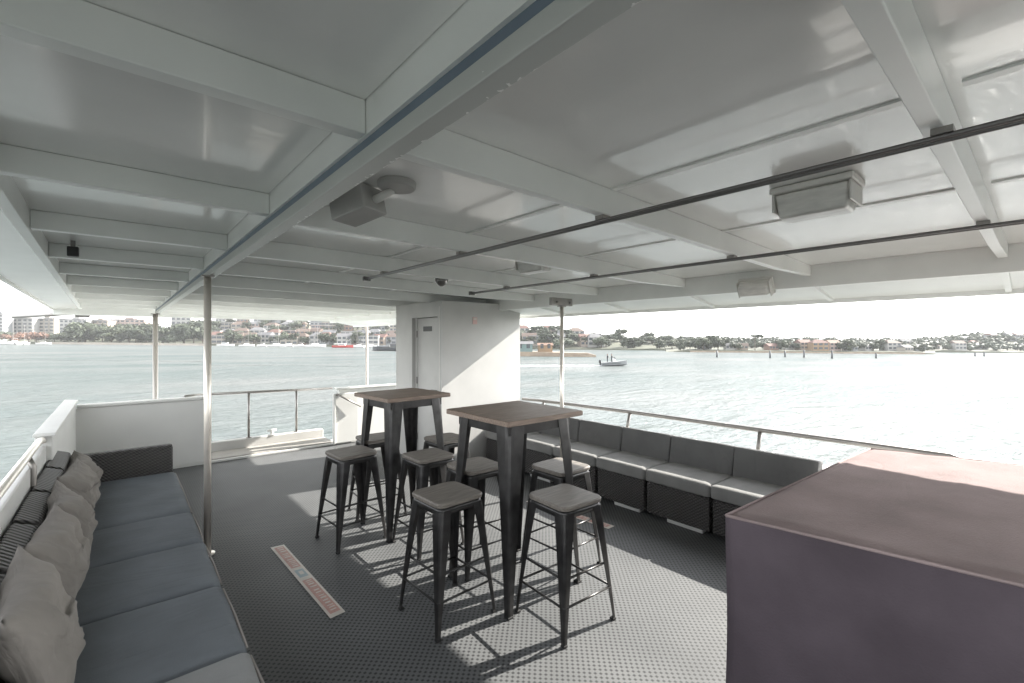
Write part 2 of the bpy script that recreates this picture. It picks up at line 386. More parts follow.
# left beams, edge beam and soffit
for i in range(13):
    y = -1.95 + i * 1.045
    MB().box(left_x(y) + .001, .502, y, y + .05, 2.152, 2.244).build('beam', 'beam', roof, .004)
bm_ = lambda a, b, z0, z1: [[(left_x(y) + a, y, z0), (left_x(y) + b, y, z0), (left_x(y) + b, y, z1), (left_x(y) + a, y, z1)] for y in (-3, AFT)]
MB().loft(bm_(-.045, 0, 2.135, 2.30)).build('edge_beam', 'beam', roof, .004)
MB().loft([[(left_x(y) - .046, y, 2.15), (left_x(y) - .36, y, 2.128), (left_x(y) - .36, y, 2.17), (left_x(y) - .046, y, 2.19)] for y in (-3, AFT)]).build('soffit', 'paint', roof)
MB().loft([[(left_x(y) - .361, y, 2.105), (left_x(y) - .385, y, 2.105), (left_x(y) - .385, y, 2.2), (left_x(y) - .361, y, 2.2)] for y in (-3, AFT)]).build('edge_trim', 'beam', roof)
# right beams
XR = 3.87
for i in range(14):
    y = -1.85 + i * .985
    rings = []
    for x in [.557 + (XR - .557) * k / 10 for k in range(11)]:
        z1 = zr(x) - .0005; d = .105 if x < XR - .7 else .105 - .03 * (x - XR + .7) / .7
        k = .032 * (1 - (x - .557) / (XR - .557)) if i == 2 else 0      # this beam sits slightly askew
        rings.append([(x, y + k, z1 - d), (x, y + k + .042, z1 - d), (x, y + k + .042, z1), (x, y + k, z1)])
    MB().loft(rings).build('beam', 'beam', roof, .004)
# thin longitudinal stringers on the right-hand plate
for x in (1.46, 2.42):
    for i in range(13):
        y = -1.85 + i * .985
        MB().box(x, x + .03, y + (.08 if i == 2 else .045), y + .982, zr(x) - .006, zr(x) + .004).build('stringer', 'beam', roof)
# header and overhang
MB().box(XR + .001, XR + .06, -3, AFT, 1.985, 2.30).build('header_beam', 'beam', roof, .005)
MB().loft([[(XR + .061, y, 2.02), (4.44, y, 1.93), (4.44, y, 1.97), (XR + .061, y, 2.10)] for y in (-3, AFT)]).build('overhang', 'beam', roof)
MB().box(4.441, 4.47, -3, AFT, 1.895, 1.985).build('edge_trim', 'beam', roof, .004)
for i in range(11):
    y = -1.85 + i * .985
    MB().hexa([(XR + .062, y, 1.99), (4.43, y, 1.91), (4.43, y + .03, 1.91), (XR + .062, y + .03, 1.99)], [(XR + .062, y, 2.025), (4.43, y, 1.934), (4.43, y + .03, 1.934), (XR + .062, y + .03, 2.025)]).build('bracket', 'beam', roof)
MB().box(left_x(AFT) - .38, 4.47, AFT + .001, AFT + .06, 2.03, 2.26).build('aft_fascia', 'beam', roof, .005)
for x0, x1, y0, y1 in ((left_x(-3), 4.47, -3.06, -3.001),):
    MB().box(x0, x1, y0, y1, 1.95, 2.3).build('fore_fascia', 'beam', roof, .005)

# --- curtain tracks under the right beams
def track(x, y1, label):
    t = thing('curtain_track', label, 'track', (x, 1, 2.05), 'dark tracks under the canopy beams')
    z = zr(x) - .125
    m = MB(); m.tube([(x, -2.5, z), (x, y1, z)], .0065, 8); m.tube([(x + .02, -2.5, z - .004), (x + .02, y1, z - .004)], .006, 8); m.build('track_bar', 'track', t, smooth=True)
    for i in range(14):
        y = -1.85 + i * .985
        if y < y1: MB().box(x - .012, x + .034, y + .008, y + .047, z + .004, z + .0195).build('bracket', 'rail', t)
    MB().box(x - .015, x + .037, y1, y1 + .03, z - .018, z + .015).build('end_stop', 'track', t)
track(1.44, 3.40, 'dark twin-bar curtain track crossing the upper right ceiling')
track(2.60, 3.62, 'dark curtain track nearer the right edge of the roof')

# --- ceiling lamps and small fittings
def lamp(x, y, z, sx, sy, sz, label, tilt=0):
    t = thing('bulkhead_lamp', label, 'lamp', (x, y, z), 'rectangular ceiling lamps under the canopy')
    MB().box(x - sx / 2, x + sx / 2, y - sy / 2, y + sy / 2, z - .025, z - .001).build('backplate', 'grey_plastic', t, .006)
    a, b = sx / 2 - .012, sy / 2 - .012
    MB().hexa([(x - a * .75, y - b * .9, z - sz), (x + a * .75, y - b * .9, z - sz), (x + a * .75, y + b * .9, z - sz), (x - a * .75, y + b * .9, z - sz)],
              [(x - a, y - b, z - .026), (x + a, y - b, z - .026), (x + a, y + b, z - .026), (x - a, y + b, z - .026)]).build('lens', 'lens', t, .012)
    for s in (-1, 1):
        MB().box(x - sx * .45, x + sx * .45, y + s * (b + .001) - .004, y + s * (b + .001) + .004, z - sz * .8, z - .027).build('end_cap', 'grey_plastic', t, .003)
    return t
lamp(2.0, .555, zr(2.0), .17, .27, .12, 'large rectangular lamp on the ceiling nearest the upper right corner')
lamp(2.19, 2.30, zr(2.19), .16, .27, .12, 'middle rectangular ceiling lamp beneath the dark tracks')
t = lamp(0, 0, 0, .14, .26, .11, 'small grey lamp fixed to the right roof header')
t.location = (3.868, 1.48, 2.03); t.rotation_euler = (0, R(60), 0)
t = thing('dome_camera', 'small round dome camera on the ceiling near the track end', 'camera', (2.12, 3.40, zr(2.12)))
z = zr(2.12)
MB().cyl(2.12, 3.40, z - .06, z - .001, .065, 20).build('mount', 'grey_plastic', t, smooth=True)
MB().tube([(2.12, 3.40, z - .061), (2.12, 3.40, z - .085), (2.12, 3.40, z - .11), (2.12, 3.40, z - .125)], [.058, .055, .035, .012], 16).build('dome', 'track', t, smooth=True)
t = thing('projector_lamp', 'grey swivel floodlight with round drum hanging beside the chipped girder', 'floodlight', (.73, 1.62, zr(.73)))
z = zr(.73)
MB().tube([(.80, 1.60, z - .001), (.80, 1.60, z - .022), (.80, 1.60, z - .028)], [.072, .072, .066], 32).build('mount', 'mid_grey', t, .003)
MB().tube([(.79, 1.62, z - .0285), (.765, 1.66, z - .05), (.74, 1.70, z - .065)], .016, 12).build('arm', 'grey_plastic', t, smooth=True)
hb = MB(); hb.box(-.065, .065, -.085, .085, -.05, .05); xform(hb, Matrix.Translation((.712, 1.76, z - .072)) @ Matrix.Rotation(R(25), 4, 'Z') @ Matrix.Rotation(R(-12), 4, 'X')); hb.build('lamp_head', 'mid_grey', t, .006)
hb = MB(); hb.box(-.055, .055, .0855, .09, -.04, .04); xform(hb, Matrix.Translation((.712, 1.76, z - .072)) @ Matrix.Rotation(R(25), 4, 'Z') @ Matrix.Rotation(R(-12), 4, 'X')); hb.build('lens', 'lens', t)
t = thing('wall_speaker', 'tiny black speaker on a beam of the left ceiling bay', 'speaker', (-.23, 4.2, 2.24))
MB().box(-.262, -.205, 4.12, 4.17, 2.14, 2.205).build('body', 'black', t, .006)
MB().box(-.245, -.222, 4.13, 4.16, 2.206, 2.243).build('bracket', 'track', t)
t = thing('awning_boom', 'blue grey boom on a bracket at the aft left roof corner', 'boom', (-.5, 11.3, 2.1))
MB().tube([(-.53, 11.45, 2.08), (-1.6, 13.3, 2.04)], .035, 10).build('boom', 'rail', t, smooth=True)
MB().box(-.62, -.42, 11.362, 11.5, 2.0, 2.16).build('bracket', 'track', t, .01)

# --- cabin block
c = thing('cabin', 'white cabin block with recessed door behind the bar tables', 'cabin', (3.6, 5.3, 0))
X0, X1, Y0, Y1, H = 2.97, 4.25, 4.76, 5.97, 2.10
m = MB(); m.box(X0, X1, Y0, Y0 + .05, 0, 2.07); m.box(X1 - .05, X1, Y0 + .051, Y1, 0, 2.0); m.box(X0, X1 - .051, Y1 - .05, Y1, 0, 2.07)
m.box(X0, X0 + .05, Y0 + .051, 4.86, 0, 2.07); m.box(X0, X0 + .05, 5.50, Y1 - .051, 0, 2.07); m.box(X0, X0 + .05, 4.861, 5.499, 1.88, 2.07)
m.build('wall', 'cabin_paint', c)
m = MB(); m.box(X0 + .052, X0 + .11, 5.501, 5.52, 0, 1.88); m.build('door_jamb', 'beam', c)
d = MB().box(X0 + .075, X0 + .115, 4.862, 5.498, .02, 1.877).build('door', 'cabin_paint', c, .004)
MB().box(X0 + .070, X0 + .0745, 5.11, 5.33, 1.70, 1.765).build('sign_plate', 'black', d, .002)
m = MB(); m.tube([(X0 + .07, 4.93, .95), (X0 + .03, 4.93, .95), (X0 + .03, 5.05, .95)], .01, 8); m.build('handle', 'rail', d, smooth=True)
for z_ in (.25, 1.0, 1.62):
    MB().cyl(X0 + .066, 5.488, z_, z_ + .09, .008, 10).build('hinge', 'rail', d)
m = MB(); m.box(X0 - .006, X0 - .001, 4.80, 4.815, .0, 2.0); m.build('trim', 'grey_plastic', c)
t = thing('notice', 'small pink notice stuck high on the white cabin wall', 'notice', (3.46, 4.755, 1.84))
MB().box(3.43, 3.50, 4.752, 4.757, 1.79, 1.88).build('card', 'pink', t)
MB().box(3.44, 3.49, 4.750, 4.7515, 1.845, 1.87).build('print', 'tape', t)

# ================================================================== SOFA (left)
s = thing('wicker_sofa', 'long dark wicker sofa with slate blue seat cushions along the left bulwark', 'sofa', (0, 3, 0))
MB().box(-.30, .345, .70, 5.06, .03, .30).build('base', 'wicker', s, .012)
MB().box(-.33, .36, 5.062, 5.16, .02, .655).build('armrest', 'wicker', s, .02)
bnd = [.75, 1.37, 1.98, 2.58, 3.19, 3.79, 4.42, 5.05]
for a, b in zip(bnd[:-1], bnd[1:]):
    m = MB(); g = .012
    m.hexa([(-.38, a + g, .03), (-.285, a + g, .03), (-.285, b - g, .03), (-.38, b - g, .03)], [(-.395, a + g, .735), (-.295, a + g, .70), (-.295, b - g, .70), (-.395, b - g, .735)])
    m.build('backrest', 'wicker', s, .018)
cb = [.75, 1.37, 1.975, 2.58, 3.19, 3.79, 5.055]
for i, (a, b) in enumerate(zip(cb[:-1], cb[1:])):
    m = softbox(.66, b - a - .004, .125, .035, .012, .006, 14, i + 1)
    xform(m, Matrix.Translation((.045, (a + b) / 2, .302)))
    cu = m.build('seat_cushion', 'cloth_light' if i < 2 else 'cloth_blue', s, smooth=True)
    if i < 2: cu['label'] = 'lighter grey seat cushion'
    MB().tube([(.373, a + .03, .405), (.377, (a + b) / 2, .408), (.373, b - .03, .405)], .005, 6).build('piping', 'piping', cu, smooth=True)

def pillow_mb(wd, ht, th, seed):
    n = 26; vs = []; fs = []
    for side in (1, -1):
        for i in range(n + 1):
            for j in range(n + 1):
                u = -1 + 2 * i / n; v = -1 + 2 * j / n
                k = max(0, (1 - abs(u) ** 2.6)) ** .62 * max(0, (1 - abs(v) ** 2.6)) ** .62
                x = u * wd / 2 * (1 - .10 * (1 - abs(v) ** 2) * abs(u)); z = v * ht / 2 * (1 - .09 * (1 - abs(u) ** 2) * abs(v))
                wr = noise.noise(Vector((u * 2.2 + seed * 5, v * 2.2, side))) * .35 + noise.noise(Vector((u * 5 + seed, v * 3 + u * 3, side * 2))) * .22
                wr += .16 * abs(noise.noise(Vector((u * 7 + v * 5, v * 2 - seed, 3))))
                y = side * th / 2 * k * (1 + wr)
                vs.append((x, y, z - .03 * (v > 0) * (1 - u * u) * .5))
    N = (n + 1) ** 2
    for s_ in range(2):
        for i in range(n):
            for j in range(n):
                a = s_ * N + i * (n + 1) + j
                q = (a, a + n + 1, a + n + 2, a + 1); fs.append(q if s_ else q[::-1])
    m = MB(); m.add(vs, fs); return m
pl = ['farthest taupe pillow leaning beside the wicker armrest', 'taupe pillow second from the wicker armrest on the sofa',
      'taupe pillow in the middle of the sofa row, third from the wicker armrest', 'large taupe pillow second nearest on the sofa', 'nearest and largest taupe pillow at the sofa back']
for i, (yc, wd, ht, lean, rz) in enumerate(((4.78, .46, .31, 15, 6), (4.19, .56, .35, 16, -6), (3.54, .58, .36, 15, 6), (2.90, .60, .38, 16, -4), (2.23, .68, .41, 17, 4))):
    t = thing('pillow', pl[i], 'pillow', (0, 0, 0), 'taupe pillows along the sofa back')
    t['_base'] = [0, 0, 0]
    m = pillow_mb(wd, ht, .17, i + 1)
    bm = bmesh.new()
    o = m.build('cover', 'pillow', t, smooth=True)
    b2 = bmesh.new(); b2.from_mesh(o.data); bmesh.ops.remove_doubles(b2, verts=b2.verts, dist=.0005); b2.to_mesh(o.data); b2.free()
    # front side of the mesh (-y) looks towards the deck (+x)
    t.matrix_world = Matrix.Translation((-.215, yc, .425 + ht * .47)) @ Matrix.Rotation(R(90 + rz), 4, 'Z') @ Matrix.Rotation(R(-lean), 4, 'X')
# ================================================================== BENCH (right)
s = thing('modular_bench', 'long dark wicker bench with grey seat and back cushions along the right side', 'bench', (3.9, 3, 0))
bb = [1.10, 1.73, 2.33, 2.89, 3.48, 4.08, 4.70]
for i, (a, b) in enumerate(zip(bb[:-1], bb[1:])):
    MB().box(3.60, 4.05, a + .012, b - .012, .035, .315).build('base', 'wicker', s, .012)
    MB().box(3.625, 3.70, a + .08, b - .2, .001, .0345).build('sun_patch', 'white', s)  # white slab under each base stands in for sunlit patches of floor
    m = softbox(.46, b - a - .008, .108, .02, .006, .004, 12, i + 11)
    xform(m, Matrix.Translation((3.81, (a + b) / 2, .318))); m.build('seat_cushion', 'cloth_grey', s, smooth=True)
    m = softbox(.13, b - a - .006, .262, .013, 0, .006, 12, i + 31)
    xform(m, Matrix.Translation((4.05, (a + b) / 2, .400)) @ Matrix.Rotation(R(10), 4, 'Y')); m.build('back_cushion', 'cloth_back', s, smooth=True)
MB().box(3.62, 4.09, 1.075, 1.098, .035, .41).build('end_panel', 'wicker', s, .006)

# ================================================================== COVERED COUNTER (foreground right)
t = thing('covered_counter', 'big box shaped counter under a mauve fabric cover in the right foreground', 'counter', (2.6, .2, 0))
cn = [(1.715, .765), (3.41, .665), (3.72, -.55), (1.92, -.55)]
HT = .945
n = 44
vs = []; fs = []
for i in range(n + 1):
    for j in range(n + 1):
        a, b = i / n, j / n
        p = (Vector(cn[0]) * (1 - a) + Vector(cn[1]) * a) * (1 - b) + (Vector(cn[3]) * (1 - a) + Vector(cn[2]) * a) * b
        zz = HT + .006 * noise.noise(Vector((p.x * 3, p.y * 7, 0))) + .004 * abs(noise.noise(Vector((p.x * 5 + p.y * 14, p.y * 4, 4))))
        e = min(a, 1 - a, b, 1 - b)
        zz += .006 * math.exp(-(e * n / 2) ** 2) - (.012 if e == 0 else 0)
        vs.append((p.x, p.y, zz))
for i in range(n):
    for j in range(n):
        q = i * (n + 1) + j; fs.append((q, q + 1, q + n + 2, q + n + 1))
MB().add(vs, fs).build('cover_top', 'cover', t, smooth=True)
# side skirt: vertical cloth with slight folds
per = []
for k in range(4):
    a, b = Vector(cn[k]), Vector(cn[(k + 1) % 4])
    for i in range(40): per.append((a + (b - a) * i / 40, (b - a).normalized(), i / 40))
rings = []
for q in range(15):
    h = q / 14; ring = []
    for p, d, f in per:
        nrm = Vector((-d.y, d.x)) * 1
        amt = (.016 * noise.noise(Vector((p.x * 4, p.y * 4, h * 1.2))) + .006 * noise.noise(Vector((p.x * 11, p.y * 11, h * 2)))) * min(1, h * 3)
        ring.append((p.x + nrm.x * (amt + .003), p.y + nrm.y * (amt + .003), (HT - .008) * (1 - h) + .01 * h))
    rings.append(ring)
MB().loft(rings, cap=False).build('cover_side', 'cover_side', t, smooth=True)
ring = [(p.x, p.y, HT - .004) for p, d, f in per]
m = MB()
for k in range(4):
    a, b = cn[k], cn[(k + 1) % 4]
    m.tube([(a[0], a[1], HT - .004), (b[0], b[1], HT - .004)], .006, 6)
m.build('seam', 'cover', t, smooth=True)

# ================================================================== TAPES ON THE DECK
def tape(name, label, pts):
    t = thing(name, label, 'floor sticker', (pts[0][0], pts[0][1], 0), 'warning strips on the deck')
    a, b, c_, d = [Vector(p) for p in pts]       # a-b short far end, d-c short near end
    q = lambda u, v, z: ((a * (1 - u) + b * u) * (1 - v) + (d * (1 - u) + c_ * u) * v).to_tuple() + (z,)
    def quad(m, u0, u1, v0, v1, z): m.add([q(u0, v0, z), q(u1, v0, z), q(u1, v1, z), q(u0, v1, z)], [(0, 1, 2, 3)])
    m = MB(); quad(m, 0, 1, 0, 1, .004); m.build('strip', 'tape', t)
    rr = random.Random(5)
    m = MB()
    for v0, v1 in ((.03, .38), (.56, .97)):
        quad(m, .16, .84, v0, v1, .007)
    m.build('band', 'tape_red', t)
    m = MB(); quad(m, .2, .8, .415, .52, .007); m.build('icon', 'tape_blue', t); m = MB(); quad(m, .36, .64, .445, .49, .010); m.build('print_mark', 'tape', t)
    for v0, v1 in ((.05, .36), (.58, .95)):
        v = v0
        while v < v1:
            L = rr.uniform(.014, .03); m = MB()
            quad(m, .3 + rr.uniform(0, .05), .68 + rr.uniform(0, .06), v, v + L * .45, .010)
            m.build('print_mark', 'tape', t); v += L + (.02 if rr.random() < .2 else .006)
tape('floor_sticker', 'long off white and red warning strip stuck on the deck in front of the sofa', [(.872, 3.845), (.965, 3.835), (1.0, 2.655), (.910, 2.645)])
tape('floor_sticker', 'pale warning strip on the deck along the right bench', [(3.02, 3.3), (3.11, 3.3), (3.20, 2.37), (3.11, 2.37)])

# ================================================================== BAR STOOLS AND TABLES
def leg_mb(cx, cy, sx, sy, top, bot, z1, z0, w1, w0, bulge=0, n=8):
    """pressed sheet leg: rounded angle section, corner pointing outwards (sx, sy), tapering from w1 to w0"""
    th = .004; rings = []
    for i in range(n + 1):
        f = i / n; z = z1 + (z0 - z1) * f
        e = top + (bot - top) * (f ** .9)
        wd = w1 + (w0 - w1) * min(1, f * 1.05)
        ox, oy = cx + sx * e, cy + sy * e
        r = wd * .35
        out = [(0, wd), (0, r)] + [(r - r * math.cos(a), r - r * math.sin(a)) for a in (R(30), R(60))] + [(r, 0), (wd, 0)]
        inn = [(wd, th), (r, th)] + [(r - (r - th) * math.cos(a), r - (r - th) * math.sin(a)) for a in (R(60), R(30))] + [(th, r), (th, wd)]
        rings.append([(ox - sx * p, oy - sy * q, z) for p, q in out + inn])
    m = MB(); m.loft(rings); return m
def rounded_square(h, r, k=5):
    pts = []
    for qx, qy, a0 in ((1, 1, 0), (-1, 1, 90), (-1, -1, 180), (1, -1, 270)):
        for i in range(k + 1):
            a = R(a0 + 90 * i / k); pts.append((qx * (h - r) + r * math.cos(a), qy * (h - r) + r * math.sin(a)))
    return pts
def make_stool():
    t = thing('bar_stool', 'x', 'bar stool', (0, 0, 0), 'bar stools around the two high tables')
    sq = lambda h, r, z: [(x, y, z) for x, y in rounded_square(h, r)]
    MB().loft([sq(.148, .04, .672), sq(.158, .045, .676), sq(.160, .045, .692), sq(.155, .045, .70)]).build('seat', 'seat_wood', t, smooth=False)
    m = MB(); m.loft([sq(.140, .04, .668), sq(.149, .04, .671), sq(.152, .04, .655), sq(.150, .04, .632), sq(.145, .04, .632), sq(.146, .04, .660)], cap=False); m.build('seat_frame', 'gun', t, smooth=True)
    for sx in (-1, 1):
        for sy in (-1, 1):
            l = leg_mb(0, 0, sx, sy, .152, .205, .655, .012, .076, .022).build('leg', 'gun', t)
            e = .205; MB().box(min(sx * (e - .025), sx * (e + .002)), max(sx * (e - .025), sx * (e + .002)), min(sy * (e - .025), sy * (e + .002)), max(sy * (e - .025), sy * (e + .002)), .0, .014).build('rubber_foot', 'rubber', l, .003)
    for z, e, sides in ((.19, .186, 0), (.19, .186, 1), (.33, .172, 0), (.33, .172, 1)):
        for s_ in (-1, 1):
            if z > .3 and s_ > 0: continue
            a, b = ((-e, s_ * e), (e, s_ * e)) if sides == 0 else ((s_ * e, -e), (s_ * e, e))
            MB().tube([(*a, z), (*b, z)], .0065, 8).build('footrest', 'gun', t, smooth=True)
    m = MB()
    return t
def make_table():
    t = thing('bar_table', 'x', 'bar table', (0, 0, 0), 'high square bar tables')
    sq = lambda h, r, z: [(x, y, z) for x, y in rounded_square(h, r, 3)]
    MB().loft([sq(.318, .012, 1.097), sq(.325, .012, 1.100), sq(.325, .012, 1.126), sq(.320, .012, 1.13)]).build('tabletop', 'wood', t)
    m = MB()
    for a, b, c_, d in ((-.262, .262, -.262, -.256), (-.262, .262, .256, .262), (-.262, -.256, -.2555, .2555), (.256, .262, -.2555, .2555)): m.box(a, b, c_, d, 1.03, 1.096)
    m.build('apron', 'gun', t, .002)
    for sx in (-1, 1):
        for sy in (-1, 1):
            l = leg_mb(0, 0, sx, sy, .266, .315, 1.09, .012, .122, .036, n=10).build('leg', 'gun', t)
            e = .315; MB().box(min(sx * (e - .038), sx * (e + .002)), max(sx * (e - .038), sx * (e + .002)), min(sy * (e - .038), sy * (e + .002)), max(sy * (e - .038), sy * (e + .002)), 0, .014).build('rubber_foot', 'rubber', l, .003)
    return t
st = make_stool()
stools = [(1.46, 2.28, 2, 'bar stool left of the near table, standing closest to the deck sticker'),
          (1.95, 1.795, -3, 'nearest bar stool in front of the near table, fully in sunlight'),
          (1.41, 3.62, 4, 'leftmost bar stool, left of the far table'),
          (1.83, 3.13, 1, 'bar stool with browner seat in front of the far table'),
          (1.80, 4.0, -4, 'bar stool half hidden behind the far table on the stern side'),
          (2.27, 3.56, 2, 'bar stool right of the far table before the cabin wall'),
          (1.94, 2.66, -2, 'bar stool tucked behind the near table on its left'),
          (2.39, 2.24, 1, 'bar stool on the bench side of the near table')]
for i, (x, y, rz, lb) in enumerate(stools):
    o = st if i == 0 else dup(st)
    o.location = (x, y, 0.0); o.rotation_euler = (0, 0, R(rz)); o['label'] = lb
tb = make_table(); tb.location = (1.985, 2.285, 0); tb['label'] = 'near high bar table with weathered brown wooden top'
o = dup(tb, (1.87, 3.64, 0), R(3), 'far high bar table standing before the cabin door'); o.scale = (.93, .93, 1)

# ================================================================== HARBOUR
TILT, TRIM = .009, .004      # the vessel heels and trims a little, so the sea plane is not quite parallel to its deck
def zw(x, y):
    r = x * CY - y * SY; d = x * SY + y * CY
    return WATER - TILT * r - TRIM * d
def at(u, d, h=0):
    x, y = far(u, d); return (x, y, zw(x, y) + h)
RAD = 3000
vs = [(0, 0, WATER)]; fs = []
rads = [12, 40, 120, 400, 1200, RAD]; ns = 72
for rr in rads:
    for k in range(ns):
        a = 2 * math.pi * k / ns; x, y = rr * math.cos(a), rr * math.sin(a); vs.append((x, y, zw(x, y)))
for k in range(ns): fs.append((0, 1 + k, 1 + (k + 1) % ns))
for q in range(len(rads) - 1):
    for k in range(ns):
        a = 1 + q * ns + k; b = 1 + q * ns + (k + 1) % ns; fs.append((a, a + ns, b + ns, b))
tag(MB().add(vs, fs).build('water', 'water'), kind='structure')

M['land'] = mat('shore_ground', (.05, .06, .035), .9, col2=(.10, .10, .07), vscale=.05)
M['stone'] = mat('sandstone_wall', (.22, .17, .13), .9, col2=(.36, .29, .22), vscale=.4, bump=.5, bscale=1)
M['sand'] = mat('pale_seawall', (.38, .34, .29), .9, var=.15, vscale=.2)
def leafmat(name, c):
    m = bpy.data.materials.new(name); m.use_nodes = True
    n = m.node_tree.nodes; l = m.node_tree.links; b = n['Principled BSDF']; b.inputs['Roughness'].default_value = .7
    oi = n.new('ShaderNodeObjectInfo'); ge = n.new('ShaderNodeNewGeometry')
    s = math_node(m.node_tree, 'ADD', math_node(m.node_tree, 'MULTIPLY', oi.outputs['Random'], .55), math_node(m.node_tree, 'MULTIPLY', ge.outputs['Random Per Island'], .45))
    r = n.new('ShaderNodeValToRGB'); l.new(s, r.inputs[0]); e = r.color_ramp.elements
    e[0].color = (c[0] * .8, c[1] * .8, c[2] * .8, 1); e[1].color = (c[0] * 1.35, c[1] * 1.25, c[2] * 1.2, 1); e[0].position = .15; e[1].position = .85
    l.new(r.outputs[0], b.inputs['Base Color']); return m
M['leaf'] = leafmat('dull_green_leaves', (.045, .06, .036))
M['leaf_red'] = leafmat('russet_leaves', (.15, .09, .065))
M['bark'] = mat('bark', (.10, .08, .06), .9)
M['glass'] = mat('dark_window_glass', (.05, .06, .07), .15)
WALL = {'white': (.32, .315, .30), 'cream': (.27, .245, .21), 'tan': (.28, .23, .19), 'pink': (.34, .26, .23), 'brick': (.20, .13, .10), 'grey': (.22, .23, .235), 'ochre': (.24, .165, .10), 'green': (.15, .21, .20)}
ROOF = {'red': (.155, .088, .072), 'brown': (.11, .08, .065), 'grey': (.13, .13, .135), 'pale': (.26, .26, .26), 'orange': (.17, .105, .075)}
for k, c in WALL.items(): M['w_' + k] = mat(k + '_wall', c, .85, var=.06, vscale=.4)
for k, c in ROOF.items(): M['r_' + k] = mat(k + '_roof', c, .85, var=.1, vscale=.5)

def land(name, us, ds, hf, m='land'):
    vs = []; fs = []; nd = len(ds)
    for u in us:
        for j, d in enumerate(ds):
            vs.append(at(u, d, hf(u, d) if j else -1.0))
        # front edge drops into the water
    for i in range(len(us) - 1):
        for j in range(nd - 1):
            a = i * nd + j; fs.append((a, a + 1, a + nd + 1, a + nd))
    o = MB().add(vs, fs).build(name, m); return tag(o, kind='structure')
def sstep(a, b, x):
    t = max(0, min(1, (x - a) / (b - a))); return t * t * (3 - 2 * t)
def frange(a, b, n): return [a + (b - a) * i / (n - 1) for i in range(n)]

hA = lambda u, d: 1.1 + sstep(312, 450, d) * (7 + 10 * sstep(140, 230, u)) + .8 * noise.noise(Vector((u * .04, d * .03, 1)))
land('left_shore', frange(-110, 520, 60), [304, 305] + frange(312, 560, 22), hA)
hB = lambda u, d: .8 + sstep(280, 340, d) * (7.5 - 3.5 * sstep(560, 680, u)) + .6 * noise.noise(Vector((u * .05, d * .03, 4)))
land('middle_shore', frange(470, 720, 30), [274, 275] + frange(280, 420, 14), hB)
hC = lambda u, d: 1.1 * sstep(668, 690, u) * (1 - .6 * sstep(915, 935, u)) + .5 * sstep(245, 262, d)
land('island', frange(666, 935, 40), [236, 237] + frange(241, 280, 8), hC)
hD = lambda u, d: 1 + sstep(300, 420, d) * (4 + 6.5 * sstep(900, 990, u)) + 1.2 * noise.noise(Vector((u * .03, d * .02, 9)))
land('far_hills', frange(640, 1250, 60), [296, 297] + frange(302, 520, 18), hD)

# sea walls
def seawall(name, label, us, d, h, th, m):
    mm = MB()
    rings = []
    for u in us:
        a = at(u, d); b = at(u, d + th)
        rings.append([(a[0], a[1], a[2] - .8), (b[0], b[1], b[2] - .8), (b[0], b[1], b[2] + h), (a[0], a[1], a[2] + h)])
    mm.loft(rings); return tag(mm.build(name, m), label, 'sea wall')
seawall('sea_wall', 'long pale sea wall along the waterfront below the apartments', frange(38, 205, 20), 302, 1.3, 1.5, 'sand')
seawall('sea_wall', 'low grey stone sea wall at the waterline of the island', frange(690, 925, 20), 234.5, .7, 1.2, 'stone')

# ---- trees
ib = bmesh.new(); bmesh.ops.create_icosphere(ib, subdivisions=1, radius=1); ib.verts.ensure_lookup_table()
ICO_V = [v.co.copy() for v in ib.verts]; ICO_F = [tuple(v.index for v in f.verts) for f in ib.faces]; ib.free()
def mass(m, c, r, rnd, zs=.8):
    m.add([c + Vector((p.x, p.y, p.z * zs)) * r * rnd.uniform(.8, 1.1) for p in ICO_V], ICO_F)
def crown_mb(kind, rnd):
    m = MB(); lob = []
    if kind == 'round': lob = [(rnd.uniform(-.24, .24), rnd.uniform(-.24, .24), rnd.uniform(.17, .80), rnd.uniform(.15, .25)) for _ in range(12)]
    if kind == 'tall': lob = [(rnd.uniform(-.12, .12), rnd.uniform(-.12, .12), rnd.uniform(.3, .88), rnd.uniform(.10, .19)) for _ in range(9)]
    if kind == 'bush': lob = [(rnd.uniform(-.5, .5), rnd.uniform(-.3, .3), rnd.uniform(.3, .62), rnd.uniform(.25, .38)) for _ in range(9)]
    if kind == 'flat': lob = [(rnd.uniform(-.34, .34), rnd.uniform(-.3, .3), rnd.uniform(.84, .92), rnd.uniform(.09, .15)) for _ in range(9)]
    for lx, ly, lz, lr in lob:
        mass(m, Vector((lx, ly, lz)), lr * .82, rnd, .8 if kind != 'flat' else .3)
        for _ in range(70):
            p = Vector((rnd.gauss(0, 1), rnd.gauss(0, 1), rnd.gauss(0, 1))).normalized() * lr * rnd.uniform(.55, 1.08)
            p.z *= .8 if kind != 'flat' else .35
            c = Vector((lx, ly, lz)) + p
            a = Vector((rnd.gauss(0, 1), rnd.gauss(0, 1), rnd.gauss(0, 1))).normalized(); b = a.cross(Vector((rnd.gauss(0, 1), rnd.gauss(0, 1), rnd.gauss(0, 1)))).normalized()
            s_ = rnd.uniform(.035, .065)
            m.add([c - a * s_, c + b * s_ * .8, c + a * s_, c - b * s_ * .7], [(0, 1, 2, 3)])
    return m
